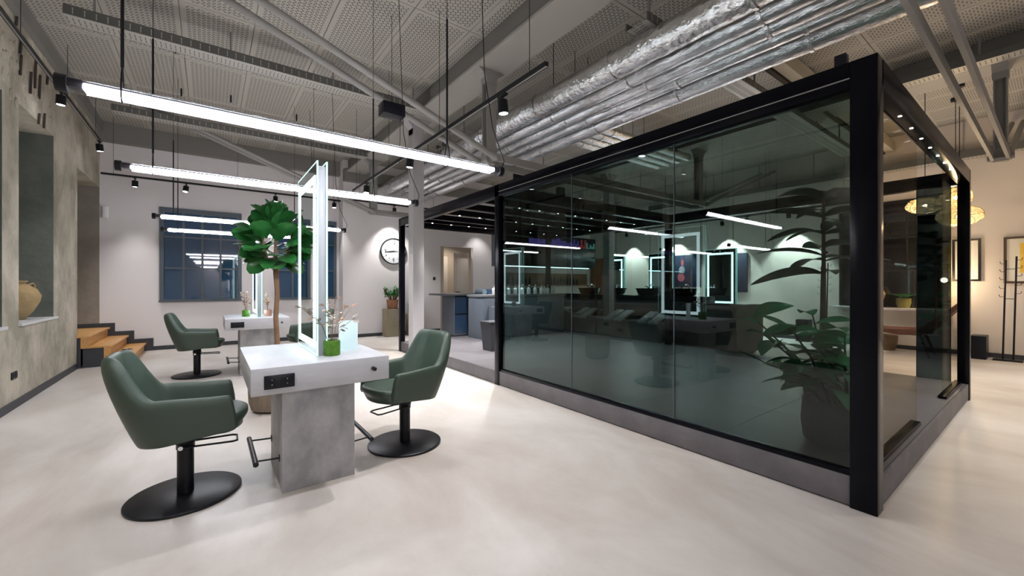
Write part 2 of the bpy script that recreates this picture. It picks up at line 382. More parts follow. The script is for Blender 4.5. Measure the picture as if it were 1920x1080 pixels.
# ------------------------------------------------------------------ raised platform and black framed glass room
GX0, GX1, GY0, GYM, GY1, GT, PZ = 3.11, 7.23, .633, 4.49, 8.12, 2.70, .19
pl = struct(bobj('raised_platform', (GX0+.03, GX1-.03, GY0+.03, GY1-.03, 0, PZ-.012), 'plinth'))
bx = []
nx, ny = 4, 8
for i in range(nx):
    for j in range(ny):
        x0 = GX0+.03+(GX1-GX0-.06)*i/nx; x1 = GX0+.03+(GX1-GX0-.06)*(i+1)/nx; y0 = GY0+.03+(GY1-GY0-.06)*j/ny; y1 = GY0+.03+(GY1-GY0-.06)*(j+1)/ny
        bobj('floor_tile', (x0+.0015, x1-.0015, y0+.0015, y1-.0015, PZ-.012, PZ), 'platform', pl)
gr = thing('glass_room', 'black metal framed room of smoked glass on a dark stone plinth', 'glass room', (GX0, GY0, 0))
def G(name, d, m, bv=.004, parent=gr):
    return bobj(name, (d[0]-GX0, d[1]-GX0, d[2]-GY0, d[3]-GY0, d[4], d[5]), m, parent, bv=bv)
pw = .13
for (x, y) in ((GX0, GY0), (GX0, GYM), (GX0, GY1-pw), (GX1-pw, GY0), (GX1-pw, GYM), (GX1-pw, GY1-pw)):
    zb = 0 if True else PZ
    pp = .13 if x == GX0 and y == GY0 else .1
    G('post', (x, x+pp, y, y+pp, 0, GT), 'frame')
HB = .16
G('top_rail', (GX0, GX0+.1, GY0+.13, GY1-pw, GT-HB, GT), 'frame'); G('top_rail', (GX1-.1, GX1, GY0+.1, GY1-pw, GT-HB, GT), 'frame')
for y in (GY0, GYM, GY1-pw): G('cross_rail', (GX0+.1, GX1-.1, y, y+.1, GT-HB, GT), 'frame')
G('rail_groove', (GX0-.004, GX0, GY0+.13, GYM, GT-HB+.055, GT-HB+.062), 'steel', 0)
for a, b in ((GY0+.13, GYM), (GYM+.1, GY1-pw)): G('plinth_panel', (GX0+.01, GX0+.03, a, b, .012, PZ-.002), 'plinth', .002)
G('plinth_panel', (GX0+.13, GX1-.1, GY0+.01, GY0+.03, .012, PZ-.002), 'plinth', .002)
G('bottom_rail', (GX0+.012, GX0+.075, GY0+.13, GYM, PZ, PZ+.03), 'frame'); 
G('bottom_rail', (GX0+.13, 4.72, GY0+.055, GY0+.12, PZ, PZ+.03), 'frame'); G('bottom_rail', (5.98, GX1-.1, GY0+.055, GY0+.12, PZ, PZ+.03), 'frame')
ya = at_x(1072, 500, GX0+.04).y; yb_ = at_x(1264, 500, GX0+.04).y
for a, b in ((GY0+.13, yb_), (yb_, ya), (ya, GYM)):
    p = G('glass_pane', (GX0+.037, GX0+.047, a+.003, b-.003, PZ+.02, GT-HB), 'tint', 0)
for y in (ya, yb_): G('pane_seam', (GX0+.036, GX0+.048, y-.003, y+.003, PZ+.02, GT-HB), 'winframe', 0)
for nm, a, b in (('glass_pane', GX0+.13, 4.72), ('glass_pane', 5.98, GX1-.1)):
    p = G(nm, (a, b, GY0+.08, GY0+.09, PZ+.02, GT-HB), 'endglass', 0); p['label'] = 'lightly bronzed end pane'
p = G('door_leaf', (GX1-.05, GX1-.04, .79, 1.09, PZ, GT-HB), 'darkleaf', 0); p['label'] = 'dark glass leaf standing open'
G('door_edge', (GX1-.056, GX1-.034, 1.085, 1.092, PZ, GT-HB), 'black', 0, p)
for y, dots, th in ((5.15, 9, .05), (5.75, 0, .09), (6.35, 9, .05), (7.0, 0, .09), (7.45, 9, .05)):
    r = G('ceiling_bar', (GX0+.1, GX1-.1, y, y+th, GT-.12, GT-.02), 'frame', 0)
    for k in range(dots):
        x = GX0+.45+k*.42
        if k in (0, 4):
            L = bpy.data.lights.new('downlight_beam', 'SPOT'); L.energy = 150; L.spot_size = 1.9; L.spot_blend = .6; L.shadow_soft_size = .02; lo = bpy.data.objects.new('downlight_beam', L); C.objects.link(lo); lo.parent = r; lo.location = (x+.01-GX0, y+.025-GY0, GT-.128)
        G('downlight', (x, x+.02, y+.015, y+.035, GT-.124, GT-.1205), 'ledspot', 0, r)
tag(bobj('speaker_box', (3.13, 3.19, .785, .845, GT, GT+.075), 'blackp', bv=.004), 'small black box standing on top of the glass room frame near its corner', 'speaker')
er = [c for c in gr.children if c.name.startswith('cross_rail')][0]
for k in range(7):
    x = 3.9+k*.37
    G('downlight', (x, x+.018, GY0+.035, GY0+.053, GT-HB-.003, GT-HB-.0005), 'ledspot', 0, er)
    if k in (0, 3, 6):
        L = bpy.data.lights.new('downlight_beam', 'SPOT'); L.energy = 16; L.spot_size = 1.9; L.spot_blend = .7; L.shadow_soft_size = .02; lo = bpy.data.objects.new('downlight_beam', L); C.objects.link(lo); lo.parent = er; lo.location = (x+.015-GX0, .12, GT-HB-.01)

# ------------------------------------------------------------------ roof trusses
def truss(ys, label, sp=.33):
    n = [2.98, 8.22]; z = 3.0
    t = thing('roof_truss', label, 'truss', (n[0], ys, z))
    L = lambda p: (p[0]-n[0], p[1]-ys, p[2]-z)
    for k, x in enumerate(n):
        bm = nb(); yc = ys+sp/2
        box(bm, x-.075-n[0], x+.075-n[0], yc-.06-ys, yc-.045-ys, .06, 4.16-z); box(bm, x-.075-n[0], x+.075-n[0], yc+.045-ys, yc+.06-ys, .06, 4.16-z)
        box(bm, x-.008-n[0], x+.008-n[0], yc-.05-ys, yc+.05-ys, .06, 4.16-z)
        obj('post', bm, 'steel', t)
        bm = nb(); prism(bm, [(x-n[0]-.075, 4.0-z), (x-n[0]+.075, 4.0-z), (x-n[0]+.09, 4.08-z), (x-n[0]+.2, 4.165-z), (x-n[0]-.2, 4.165-z), (x-n[0]-.09, 4.08-z)], 'y', yc-ys-.07, yc-ys+.07); obj('post_head', bm, 'steel', t)
        tobj('node_pin', [L((x, ys-.05, z)), L((x, ys+sp+.05, z))], .035, 'steel', t, 14)
        bm = nb(); prism(bm, [(x-n[0]-.09, -.02), (x-n[0]-.05, -.06), (x-n[0]+.05, -.06), (x-n[0]+.09, -.02), (x-n[0]+.075, .1), (x-n[0]-.075, .1)], 'y', yc-ys-.065, yc-ys+.065); obj('node_plate', bm, 'steel', t)
    for dy in (0, sp):
        tobj('tie_rod', [L((-1.05, ys+dy, 4.47)), L((2.86, ys+dy, 3.035)), L((2.98, ys+dy, 3.0))], [.036, .036, .05], 'steel', t, 12)
        bm = nb(); box(bm, 0, n[1]-n[0], dy-.015, dy+.015, -.045, .045); obj('tie_bar', bm, 'steel', t)
        tobj('tie_rod', [L((8.22, ys+dy, 3.0)), L((8.34, ys+dy, 3.035)), L((11.6, ys+dy, 4.25))], [.05, .036, .036], 'steel', t, 12)
    return t
truss(4.36, 'grey roof truss with paired tie rods meeting above the glass room edge')
truss(.40, 'grey roof truss whose paired bars run down at the top right of the view', .13)
truss(9.2, 'grey roof truss nearest the clock wall, its rods behind the tall mirror top', .2)
# ------------------------------------------------------------------ cable trays (ladder with slots)
def tray(p0, length, axis, w_, h_, label, n):
    t = thing('cable_tray', label, 'cable tray', p0, 0 if axis == 'x' else PI/2)
    bobj('side_rail', (0, length, 0, .012, 0, h_), 'traydark', t); bobj('side_rail', (0, length, w_-.012, w_, 0, h_), 'traydark', t)
    step = length/n
    bm = nb()
    for k in range(n*2):
        for q in (.28, .58): box(bm, (k+.2)*step/2, (k+.36)*step/2, w_*q, w_*(q+.22), -.002, 0)
    bobj('tray_bottom', (0, length, .012, w_-.012, 0, .004), 'tray', t)
    s = obj('slot_row', bm, 'void2', t); s['kind'] = 'stuff'
    bm = nb(); 
    for k in range(n):
        for q in (.25, .6): box(bm, k*step+step*.75, k*step+step*.85, -.002, 0, h_*q-.012, h_*q+.018)
    s = obj('slot_row', bm, 'tray', t); s['kind'] = 'stuff'
    for k in range(int(length/1.2)+1):
        x = min(length-.05, .2+k*1.2)
        bobj('hanger', (x, x+.02, w_/2-.01, w_/2+.01, h_*.5, ZC-p0[2]), 'steel', t)
    return t
tray((-1.2, 6.05, 4.12), 4.0, 'x', .24, .1, 'long slotted cable tray under the ceiling, above the nearest tube light', 46)
tray((-1.25, 8.95, 4.12), 4.0, 'x', .24, .1, 'slotted cable tray further back, above the second tube light', 46)
tray((3.4, 2.38, 3.92), 6.8, 'x', .26, .08, 'slotted cable tray crossing above the glass room behind the foil ducts', 80)
tray((7.9, -2.0, 4.12), 10.0, 'y', .24, .08, 'cable tray running along the right hand ceiling beam', 110)
tray((3.5, 6.9, 3.95), 7.6, 'x', .26, .08, 'cable tray deep in the hall above the hanging black cabinet', 70)
tray((11.66, -1.5, 3.75), 9.5, 'y', .2, .14, 'cable tray high along the right wall', 90)
# ------------------------------------------------------------------ foil ducts
def duct(x, z, r, y0, y1, label, crinkle, seed):
    t = thing('foil_duct', label, 'duct', (x, y0, z)); rd = random.Random(seed)
    n = 28; bm = nb(); rings = []; N = int((y1-y0)/.07)
    for i in range(N+1):
        y = (y1-y0)*i/N
        rings.append([bm.verts.new(((r+rd.uniform(-crinkle, crinkle))*math.cos(2*PI*k/n), y+rd.uniform(-.02, .02)*(0 < i < N), (r+rd.uniform(-crinkle, crinkle))*math.sin(2*PI*k/n))) for k in range(n)])
    for a, b in zip(rings, rings[1:]):
        for k in range(n): bm.faces.new((a[k], a[(k+1) % n], b[(k+1) % n], b[k]))
    obj('duct_skin', bm, 'foil' if crinkle > .004 else 'foil2', t, smooth='all')
    y = .4
    while y < y1-y0:
        bm = nb(); lathe(bm, [(r+.004, 0), (r+.012, 0), (r+.012, .03), (r+.004, .03)], 28)
        for v in bm.verts: v.co = Vector((v.co.x, y+v.co.z, v.co.y))
        obj('joint_band', bm, 'foil', t, smooth=True)
        y += 1.35+rd.uniform(-.1, .1)
    for k in range(5):
        yy = .9+k*2.3
        if yy < y1-y0: tobj('hanger_rod', [(0, yy, r), (0, yy, ZC-z)], .005, 'black', t, 5)
duct(3.56, 3.75, .145, -1.6, YC-.02, 'widest crinkled foil duct, leftmost of the row', .007, 1)
duct(3.95, 3.76, .095, -1.6, YC-.02, 'second silver duct, just right of the widest crinkled one', .003, 2)
duct(4.20, 3.75, .085, -1.6, YC-.02, 'third silver duct from the left, middle of the row of five', .003, 3)
duct(4.43, 3.75, .075, -1.6, YC-.02, 'fourth and slimmest silver duct from the left', .003, 4)
duct(4.72, 3.75, .115, -1.6, YC-.02, 'silver duct at the right edge of the row, lowest in the view', .003, 5)
for k in range(4):
    t = thing('branch_duct', ('nearest', 'second', 'third', 'farthest')[k]+' of four slim foil branch ducts turning off right above the glass room', 'duct', (4.95, 4.6+k*.24, 3.98), 0, 'branch ducts above the glass room')
    tobj('duct_skin', [(x*.3, 0, random.Random(k*50+x).uniform(-.004, .004)) for x in range(0, 11)], .075, 'foil2', t, 16)
    for q in (.6, 1.9):
        bm = nb(); lathe(bm, [(.077, 0), (.084, 0), (.084, .03), (.077, .03)], 18)
        for v in bm.verts: v.co = Vector((q+v.co.z, v.co.x, v.co.y))
        obj('joint_band', bm, 'foil', t, smooth=True)
    tobj('hanger_rod', [(1.5, 0, .07), (1.5, 0, ZC-3.98)], .005, 'black', t, 5)

# ------------------------------------------------------------------ tube lights
TZ = 2.185
def tube_light(loc, label, rz=0, L=2.24):
    t = thing('tube_light', label, 'tube light', loc, rz, 'clear tube lights over the styling stations')
    bm = nb(); n = 20; r = .032
    tube(bm, [(.03, 0, 0), (L-.03, 0, 0)], r, n, cap=False); obj('clear_tube', bm, 'plastic_tube', t, smooth='all')
    bobj('light_strip', (.085, L-.085, -.026, .026, -.016, .008), 'ledtube', t)
    bobj('strip_housing', (.04, L-.04, -.018, .018, .009, .018), 'black', t)
    for a, b in ((0, .13), (L-.13, L)):
        tobj('end_cap', [(a, 0, 0), (b, 0, 0)] if False else [((a if a == 0 else L-.035), 0, 0), ((.035 if a == 0 else L), 0, 0)], .036, 'black', t, 20)
        bobj('driver', ((.05, .165) if a == 0 else (L-.165, L-.05)).__add__((-.024, .024, -.03, .008)) if False else ((.035 if a == 0 else L-.075), (.08 if a == 0 else L-.035), -.018, .018, -.012, .022), 'black', t)
    for x in (.20, L-.45):
        tobj('hanging_rod', [(x, 0, .12), (x, 0, min(.95, ZC-loc[2]))], .007, 'black', t, 6)
        tobj('hanging_wire', [(x, 0, .9), (x, 0, ZC-loc[2])], .0025, 'black', t, 5)
        for s in (-1, 1): tobj('fork_wire', [(x, 0, .14), (x, s*.033, .04), (x, s*.036, 0), (x, s*.025, -.027), (x, 0, -.036)], .0035, 'black', t, 6)
    tobj('power_cable', [(L, 0, .02), (L+.02, 0, .08), (L-.08, 0, .3), (L-.14, .02, .7), (L-.2, .02, ZC-loc[2])], .0035, 'black', t, 5)
    return t
t1 = tube_light((-.508, 2.46, TZ), 'nearest and largest lit tube light, running across above the first styling station')
dup(t1, (-.53, 3.93, TZ), 0, 'second lit tube light, behind the nearest, passing behind the tall mirror')
dup(t1, (-.56, 6.55, TZ), 0, 'third tube light with a dark upper edge, in front of the blue night windows')
dup(t1, (-.59, 8.05, TZ), 0, 'farthest bright tube light, lowest in the view against the night windows')
for y, l in ((-1.7, 'added unseen tube light just behind the viewpoint'), (-3.0, 'added unseen tube light farthest behind the viewpoint by the front wall')): dup(t1, (-.4, y, TZ), 0, l)  # unseen lamps added behind the camera for more light on the room
for k, (x, y, l) in enumerate(((8.75, 4.16, 'tube light beyond the smoked glass nearest the bushy plant'), (8.5, 5.6, 'tube light beyond the smoked glass over the middle far mirror'), (8.9, 7.4, 'tube light beyond the smoked glass beside the grey column'))): dup(t1, (x, y, TZ), 0, l)
# ------------------------------------------------------------------ tracks and spots
def track(p0, p1, label):
    t = thing('light_track', label, 'light track', p0); d = Vector(p1)-Vector(p0)
    mt = axes(d, (0, 0, 1)); bm = nb(); box(bm, 0, d.length, -.018, .018, -.018, .018)
    for v in bm.verts: v.co = mt @ v.co
    obj('rail', bm, 'black', t)
    bm = nb(); box(bm, 0, d.length, -.008, .008, -.0195, -.018)
    for v in bm.verts: v.co = mt @ v.co
    obj('rail_slot', bm, 'steel', t)
    n = max(2, int(d.length/1.6))
    for k in range(n+1):
        q = d*(.04+.92*k/n); tobj('hanger_wire', [q, (q.x, q.y, ZC-p0[2])], .003, 'black', t, 5)
    return t
track((-1.5, .8, 3.8), (-1.5, 9.8, 3.8), 'black light track running along the rough left wall')
track((-1.62, 10.6, 3.42), (2.6, 10.6, 3.42), 'black light track across the back wall above the night windows')
track((2.8, 10.3, 3.42), (7.1, 10.3, 3.42), 'black light track in front of the clock wall')
track((2.12, 2.4, 3.08), (2.12, 7.75, 3.08), 'black light track with a free end hanging mid hall below the ceiling beam')
track((11.3, 2.6, 3.16), (11.3, 9.4, 3.16), 'black light track along the right wall beyond the smoked glass')
bm = nb(); lathe(bm, [(0, .0), (.045, 0), (.048, -.004), (.048, -.115), (.043, -.12), (.040, -.112), (0, -.112)], 22)
bmesh.ops.recalc_face_normals(bm, faces=bm.faces); head_me = bpy.data.meshes.new('spot_head'); bm.to_mesh(head_me); bm.free(); head_me.materials.append(M['black'])
bm = nb(); lathe(bm, [(0, -.116), (.038, -.116), (.038, -.113), (0, -.113)], 20); bmesh.ops.recalc_face_normals(bm, faces=bm.faces)
lens_me = bpy.data.meshes.new('lens'); bm.to_mesh(lens_me); bm.free(); lens_me.materials.append(M['lens'])
for me in (head_me,):
    for p in me.polygons: p.use_smooth = True
    me.set_sharp_from_angle(angle=.7)
def spot(p, aim, label, watt=SPOT_W, size=62, col=(1, .98, .96), group='black track spotlights', blend=.7):
    t = thing('track_spotlight', label, 'spotlight', p, 0, group)
    tobj('bracket', [(0, 0, -.015), (0, 0, -.075)], .009, 'black', t, 8); bobj('adapter', (-.017, .017, -.06, .06, -.035, -.015), 'black', t)
    d = (Vector(aim)-Vector(p)); m3 = d.to_track_quat('-Z', 'Y').to_matrix().to_4x4(); m3.translation = (0, 0, -.07)
    h = inst('spot_head', head_me, t, m3); inst('lens', lens_me, h, Matrix.Identity(4))
    if watt:
        L = bpy.data.lights.new('spot_light', 'SPOT'); L.energy = watt; L.spot_size = math.radians(size); L.spot_blend = blend; L.shadow_soft_size = .035; L.color = col
        lo = bpy.data.objects.new('spot_light', L); C.objects.link(lo); lo.parent = t; m4 = d.to_track_quat('-Z', 'Y').to_matrix().to_4x4(); m4.translation = Vector((0, 0, -.07))+d.normalized()*.13; lo.matrix_local = m4
    return t
spot((-1.5, 7.5, 3.8), (-1.62, 7.5, 0), 'black spotlight on the left wall track, beside the end cap of the nearest tube light', 60, 70)
spot((-1.5, 9.7, 3.8), (-1.2, 10.0, 0), 'black spotlight at the far end of the left wall track', 60, 70)
spot((-1.5, 4.6, 3.8), (-1.5, 4.8, 0), 'spotlight on the left wall track, out of the picture', 70, 75)
spot((-1.5, 1.8, 3.8), (-1.3, 2.2, 0), 'spotlight on the left wall track, behind the picture edge', 80, 75)
spot((-1.15, 10.6, 3.42), (-1.2, 10.85, 0), 'lit spotlight at the left end of the back wall track', 75, 62, blend=1)
spot((-.38, 10.6, 3.42), (-.9, 9.9, 0), 'tilted spotlight above the left night window', 0)
spot((1.2, 10.6, 3.42), (1.1, 10.4, 0), 'spotlight above the fig tree on the back wall track', 60, 80)
spot((2.45, 10.6, 3.42), (2.3, 10.2, 0), 'spotlight at the right end of the back wall track', 60, 80)
spot((3.85, 10.3, 3.42), (3.95, 10.75, 1.2), 'spotlight over the wall clock', 110, 85)
spot((6.6, 10.3, 3.42), (6.7, 10.7, 0), 'spotlight on the clock wall track right of the doorway', 30, 85)
spot((2.12, 3.0, 3.08), (2.35, 2.9, 0), 'big lit spotlight near the free end of the mid hall track', 120, 95)
spot((2.12, 5.1, 3.08), (1.9, 5.2, 0), 'spotlight on the mid hall track left of the square column', 110, 95)
spot((2.12, 6.95, 3.08), (1.9, 6.8, 0), 'small spotlight toward the far end of the mid hall track', 80, 90)
for k, (y, wt) in enumerate(((8.75, 430), (7.95, 0), (7.1, 430), (5.55, 460), (4.9, 0), (3.95, 520))):
    spot((11.3, y, 3.16), (11.70 if wt else 11.0, y+(0 if wt else .3), .9), ('farthest', 'second farthest', 'third farthest', 'third nearest', 'second nearest', 'nearest')[k]+' spotlight on the right wall track beyond the smoked glass', wt, 76, blend=.35)
#spot((9.6, 7.6, 3.9), (9.2, 7.5, 0), 'spotlight deep in the hall beside the grey column', 60, 80)
track((5.2, -1.3, 3.5), (10.6, -1.3, 3.5), 'added black light track right of the viewpoint, out of view')  # track added out of view to carry fill spots for the right side
for k, x in enumerate((5.4, 7.0, 8.7, 10.4)): spot((x, -1.3, 3.5), (x+.1, -.6, 0), ORD[k]+' added spotlight on the unseen track right of the viewpoint', 120, 100, (1, .93, .84))  # added spots, brighten the floor on the right
# hanging speaker
s = thing('hanging_speaker', 'black box speaker hanging on wires behind the roof rods, left of the square column', 'speaker', (1.71, 4.66, 3.32))
bobj('body', (-.13, .13, -.09, .09, -.01, .13), 'blackp', s, bv=.008)
bobj('bracket', (-.06, .06, -.015, .015, .13, .15), 'steel', s)
tobj('wire', [(0, 0, .15), (0, 0, ZC-3.32)], .003, 'black', s, 5); tobj('wire', [(.1, 0, .0), (.1, 0, -.2), (.13, .1, -.5)], .003, 'black', s, 5)
# small hooks and droppers on the ceiling
for k, (px, py) in enumerate(((329, 97), (340, 178), (433, 190), (556, 225), (590, 165), (1360, 270), (1320, 330))):
    p = at_z(px, py, ZC-.1); o = tobj('ceiling_hook', [(p.x, p.y, ZC), (p.x, p.y, ZC-.12)], .012, 'black'); tag(o, 'small black hook dropper under the perforated ceiling boards', 'hook', 'ceiling hook droppers')

# ------------------------------------------------------------------ salon chair
def path(s, hw, bx_, fx, rc):
    """U-shaped plan curve, s in -1..1; returns (x,y)"""
    L1 = fx-(bx_+rc); L2 = rc*PI/2; L3 = hw-rc; T = L1+L2+L3; a = abs(s); d = (1-a)*T   # d measured from the arm front
    sg = 1 if s >= 0 else -1
    if d < L1: return (fx-d, sg*hw)
    if d < L1+L2:
        t = (d-L1)/rc; return (bx_+rc-rc*math.sin(t), sg*(hw-rc+rc*math.cos(t)))
    return (bx_, sg*max(0, hw-rc-(d-L1-L2)))
def make_chair(loc, rz, label):
    t = thing('salon_chair', label, 'salon chair', loc, rz, 'green salon chairs')
    ss = lambda a: max(0, min(1, a))**2*(3-2*max(0, min(1, a)))
    NS = 44; rows = []
    for i in range(NS+1):
        s = -1+2*i/NS; a = abs(s)
        h = .665+.015*ss((.9-a)/.4)+.255*ss((.47-a)/.20)
        ring = []
        def dims(z, inset):
            k = max(0, min(1.25, (z-.385)/.5)); g = k**.85 if k < 1 else 1+.1*(k-1)
            hw = .245+.065*min(1, k**.7 if k > 0 else 0)-.035*max(0, k-.62)/.4; bx_ = -.215-.165*min(1.06, g)+.035*max(0, k-.9); fx = .285-.05*min(1, k*1.2)
            return hw-inset, bx_+inset*1.1, fx, .17-inset*.4
        def P(z, inset):
            hw, b, f, rc = dims(z, inset); x, y = path(s, hw, b, f, rc)
            return (x, y, z)
        zb = .385
        bot = P(zb, 0); zb2 = zb+.11*(bot[0]+.22)
        zs = [zb2+(h-.03-zb2)*q for q in (0, .02, .12, .35, .6, .82, 1)]
        for z in zs: ring.append(P(z, 0))
        ring.append(P(h, .014)); ring.append(P(h+.003, .03)); ring.append(P(h-.008, .048))
        for q in (.1, .35, .65, 1): 
            z = h-.02-(h-.02-.46)*q; ring.append(P(z, .055))
        ring.append((P(.43+.05*max(0, bot[0]+.2), .055)))
        rows.append(ring)
    bm = nb(); V = [[bm.verts.new(p) for p in r] for r in rows]; n = len(rows[0])
    for a, b in zip(V, V[1:]):
        for k in range(n): bm.faces.new((a[k], a[(k+1) % n], b[(k+1) % n], b[k]))
    bm.faces.new(V[0]); bm.faces.new(V[-1][::-1])
    obj('shell', bm, 'vinyl', t, smooth='all', sub=1)
    # under pan closing the shell
    bm = nb(); ring = []
    for i in range(NS+1):
        s = -1+2*i/NS; x, y = path(s, .232, -.21, .25, .15); ring.append(bm.verts.new((x, y, .392+.11*(x+.22))))
    bm.faces.new(ring); bmesh.ops.solidify(bm, geom=bm.faces[:], thickness=.03); obj('seat_pan', bm, 'vinyl', t)
    # cushion
    bm = nb(); poly = [(-.19, -.17), (-.15, -.20), (.2, -.235), (.27, -.225), (.315, -.17), (.335, -.08), (.34, 0), (.335, .08), (.315, .17), (.27, .225), (.2, .235), (-.15, .20), (-.19, .17)]
    prism(bm, poly, 'z', .412, .53)
    bmesh.ops.bevel(bm, geom=[e for e in bm.edges if abs(e.verts[0].co.z-e.verts[1].co.z) < .01], offset=.04, segments=4, affect='EDGES', profile=.5)
    for v in bm.verts:
        if v.co.z < .47 and v.co.x > .2: v.co.x -= .03
    obj('seat_cushion', bm, 'vinyl', t, smooth='all', sub=1)
    # stitching line on shell
    bm = nb(); pts = []
    for i in range(13, 32):
        s = -1+2*i/NS; a = abs(s); h = .68+.255*ss((.47-a)/.20); x, y = path(s, .255, -.33, .235, .12); pts.append((x+.012, y, h-.02))
    lobj('base_plate', [(0, .0), (.292, 0), (.30, .006), (.30, .016), (.292, .022), (.05, .027), (0, .027)], 'black', t, 56)
    lobj('column', [(0, .02), (.044, .02), (.044, .30), (.049, .305), (.049, .335), (.053, .34), (.053, .36), (.049, .365), (.049, .40), (.09, .402), (.09, .412), (0, .412)], 'black', t, 28)
    tobj('pump_lever', [(-.01, -.055, .325), (.05, -.07, .325), (.25, -.085, .318), (.275, -.07, .317), (.275, .045, .317), (.25, .06, .318), (.05, .055, .325), (.0, .05, .325)], .0065, 'black', t, 8)
    b = tobj('lever_bolt', [(-.02, -.052, .325), (-.02, -.072, .325)], .013, 'chrome', t, 12)
    return t
ch = make_chair((-.124, 3.35, 0), math.radians(-2), 'green salon chair nearest the viewpoint, left of the first styling station')
dup(ch, (1.335, 3.33, 0), math.radians(180+11), 'green salon chair right of the first styling station, seat turned toward it')
dup(ch, (-.15, 7.68, 0), math.radians(-2), 'green salon chair by the wooden steps, left of the second styling station')
dup(ch, (1.36, 7.6, 0), math.radians(182), 'green salon chair mostly hidden behind the tall lit mirror, right of the second station')
# ------------------------------------------------------------------ styling station
def make_station(loc, label):
    t = thing('styling_station', label, 'styling station', loc, 0, 'concrete look styling stations'); ox, oy = .595, 3.31
    B = lambda nm, d, m, bv=0, par=t: bobj(nm, (d[0]-ox, d[1]-ox, d[2]-oy, d[3]-oy, d[4], d[5]), m, par, bv=bv)
    B('table_top', (.19, 1.0, 2.78, 3.84, .70, .86), 'top', .002)
    B('pedestal', (.377, .83, 3.0, 3.60, 0, .70), 'ped', .002)
    mp = B('mirror_core', (.597, .648, 3.045, 3.74, .86, 2.17), 'core', .001)
    for s in (-1, 1):
        x = .597-.009 if s < 0 else .648; y0, y1, z0, z1 = 3.025, 3.76, .865, 2.20
        g = B('mirror_sheet', (x, x+.009, y0+.012, y1-.012, z0+.012, z1-.012), 'mirror')
        e = nb(); w_ = .012
        for d in ((y0, y1, z0, z0+w_), (y0, y1, z1-w_, z1), (y0, y0+w_, z0+w_, z1-w_), (y1-w_, y1, z0+w_, z1-w_)): box(e, x-ox, x+.009-ox, d[0]-oy, d[1]-oy, d[2], d[3])
        obj('glowing_glass_edge', e, 'glowing_glass_edge', g)
        xf = (x-.004, x) if s < 0 else (x+.009, x+.013); a0, a1, b0, b1, w_ = y0+.06, y1-.06, z0+.05, z1-.09, .045
        e = nb()
        for d in ((a0, a1, b0, b0+w_), (a0, a1, b1-w_, b1), (a0, a0+w_, b0+w_, b1-w_), (a1-w_, a1, b0+w_, b1-w_)): box(e, xf[0]-ox, xf[1]-ox, d[0]-oy, d[1]-oy, d[2], d[3])
        obj('light_frame', e, 'led', g)
    for s in (0, 1):
        yy = (2.768, 2.78) if s == 0 else (3.84, 3.852)
        X = (lambda a: a) if s == 0 else (lambda a: 2*ox-a)
        f = B('socket_plate', (min(X(.255), X(.415)), max(X(.255), X(.415)), yy[0], yy[1], .735, .815), 'blackp', .002)
        for q in (.295, .375):
            c = X(q)-ox; yv = (yy[0]-oy-.004) if s == 0 else (yy[1]-oy+.004); sg = 1 if s == 0 else -1
            bm = nb(); lathe(bm, [(.0, .008), (.02, .008), (.023, .0), (.027, .0), (.027, .006), (.0, .006)], 20)
            for v in bm.verts: v.co = Vector((c+v.co.x, yv+sg*v.co.z, .775+v.co.y))
            k = obj('socket_ring', bm, 'black', f, smooth=True)
            for dz in (-.014, .014): 
                bm = nb(); box(bm, c-.002, c+.002, min(yv, yv+sg*.006)-.001, max(yv, yv+sg*.006), .775+dz-.002, .775+dz+.002); obj('earth_pin', bm, 'chrome', f)
        tobj('hook_knob', [(X(.89)-ox, yy[0 if s == 0 else 1]-oy-(.03 if s == 0 else -.03), .785), (X(.89)-ox, (2.78 if s == 0 else 3.84)-oy, .785)], .013, 'black', t, 16)
    for s in (-1, 1):
        xp = .377 if s < 0 else .83; xo = xp+s*.14
        f = tobj('foot_rest', [(xo-ox, 3.06-oy, .20), (xo-ox, 3.62-oy, .20)], .016, 'black', t, 16)
        for y in (3.12, 3.56):
            tobj('bracket_arm', [(xp-ox, y-oy, .19), (xo-ox, y-oy, .20)], .006, 'black', f, 8)
            tobj('bracket_plate', [(xp-ox, y-oy, .19), (xp+s*.005-ox, y-oy, .19)], .024, 'black', f, 18)
    return t
st = make_station((.595, 3.31, 0), 'styling station nearest the viewpoint, with tall lit double mirror')
dup(st, (.58, 7.54, 0), 0, 'second styling station behind the fig tree, near the back wall')
for k, (x, y) in enumerate(((9.75, 4.75), (9.75, 6.35), (9.8, 7.95))): dup(st, (x, y, 0), 0, ('right hand', 'middle', 'left hand')[k]+' one of the lit mirrors seen beyond the smoked glass and basin bench')
# dried flowers and vases
def leaf_mesh(name, L, W, m, n=7, cup=.12, bend=.18, prof=None, fold=.0):
    bm = nb(); rows = []
    for i in range(n+1):
        t = i/n; w_ = W*(prof(t) if prof else math.sin(PI*t)**.7)/2
        x = L*t; z = -bend*L*t*t
        r = []
        for q in (-1, -.5, 0, .5, 1):
            r.append(bm.verts.new((x, q*w_, z+cup*abs(q)**1.5*w_+fold*math.sin(t*9+q*2)*w_*.2)))
        rows.append(r)
    for a, b in zip(rows, rows[1:]):
        for k in range(4): bm.faces.new((a[k], a[k+1], b[k+1], b[k]))
    bmesh.ops.remove_doubles(bm, verts=bm.verts, dist=1e-5); bmesh.ops.recalc_face_normals(bm, faces=bm.faces)
    me = bpy.data.meshes.new(name); bm.to_mesh(me); bm.free(); me.materials.append(M[m])
    for p in me.polygons: p.use_smooth = True
    return me
EU = leaf_mesh('dry_leaf', .035, .034, 'petal2', 5, .1, .1); PE = leaf_mesh('blossom', .03, .026, 'petal', 4, .3, .2); RU = leaf_mesh('rust_leaf', .04, .016, 'petal3', 4, .1, .2)
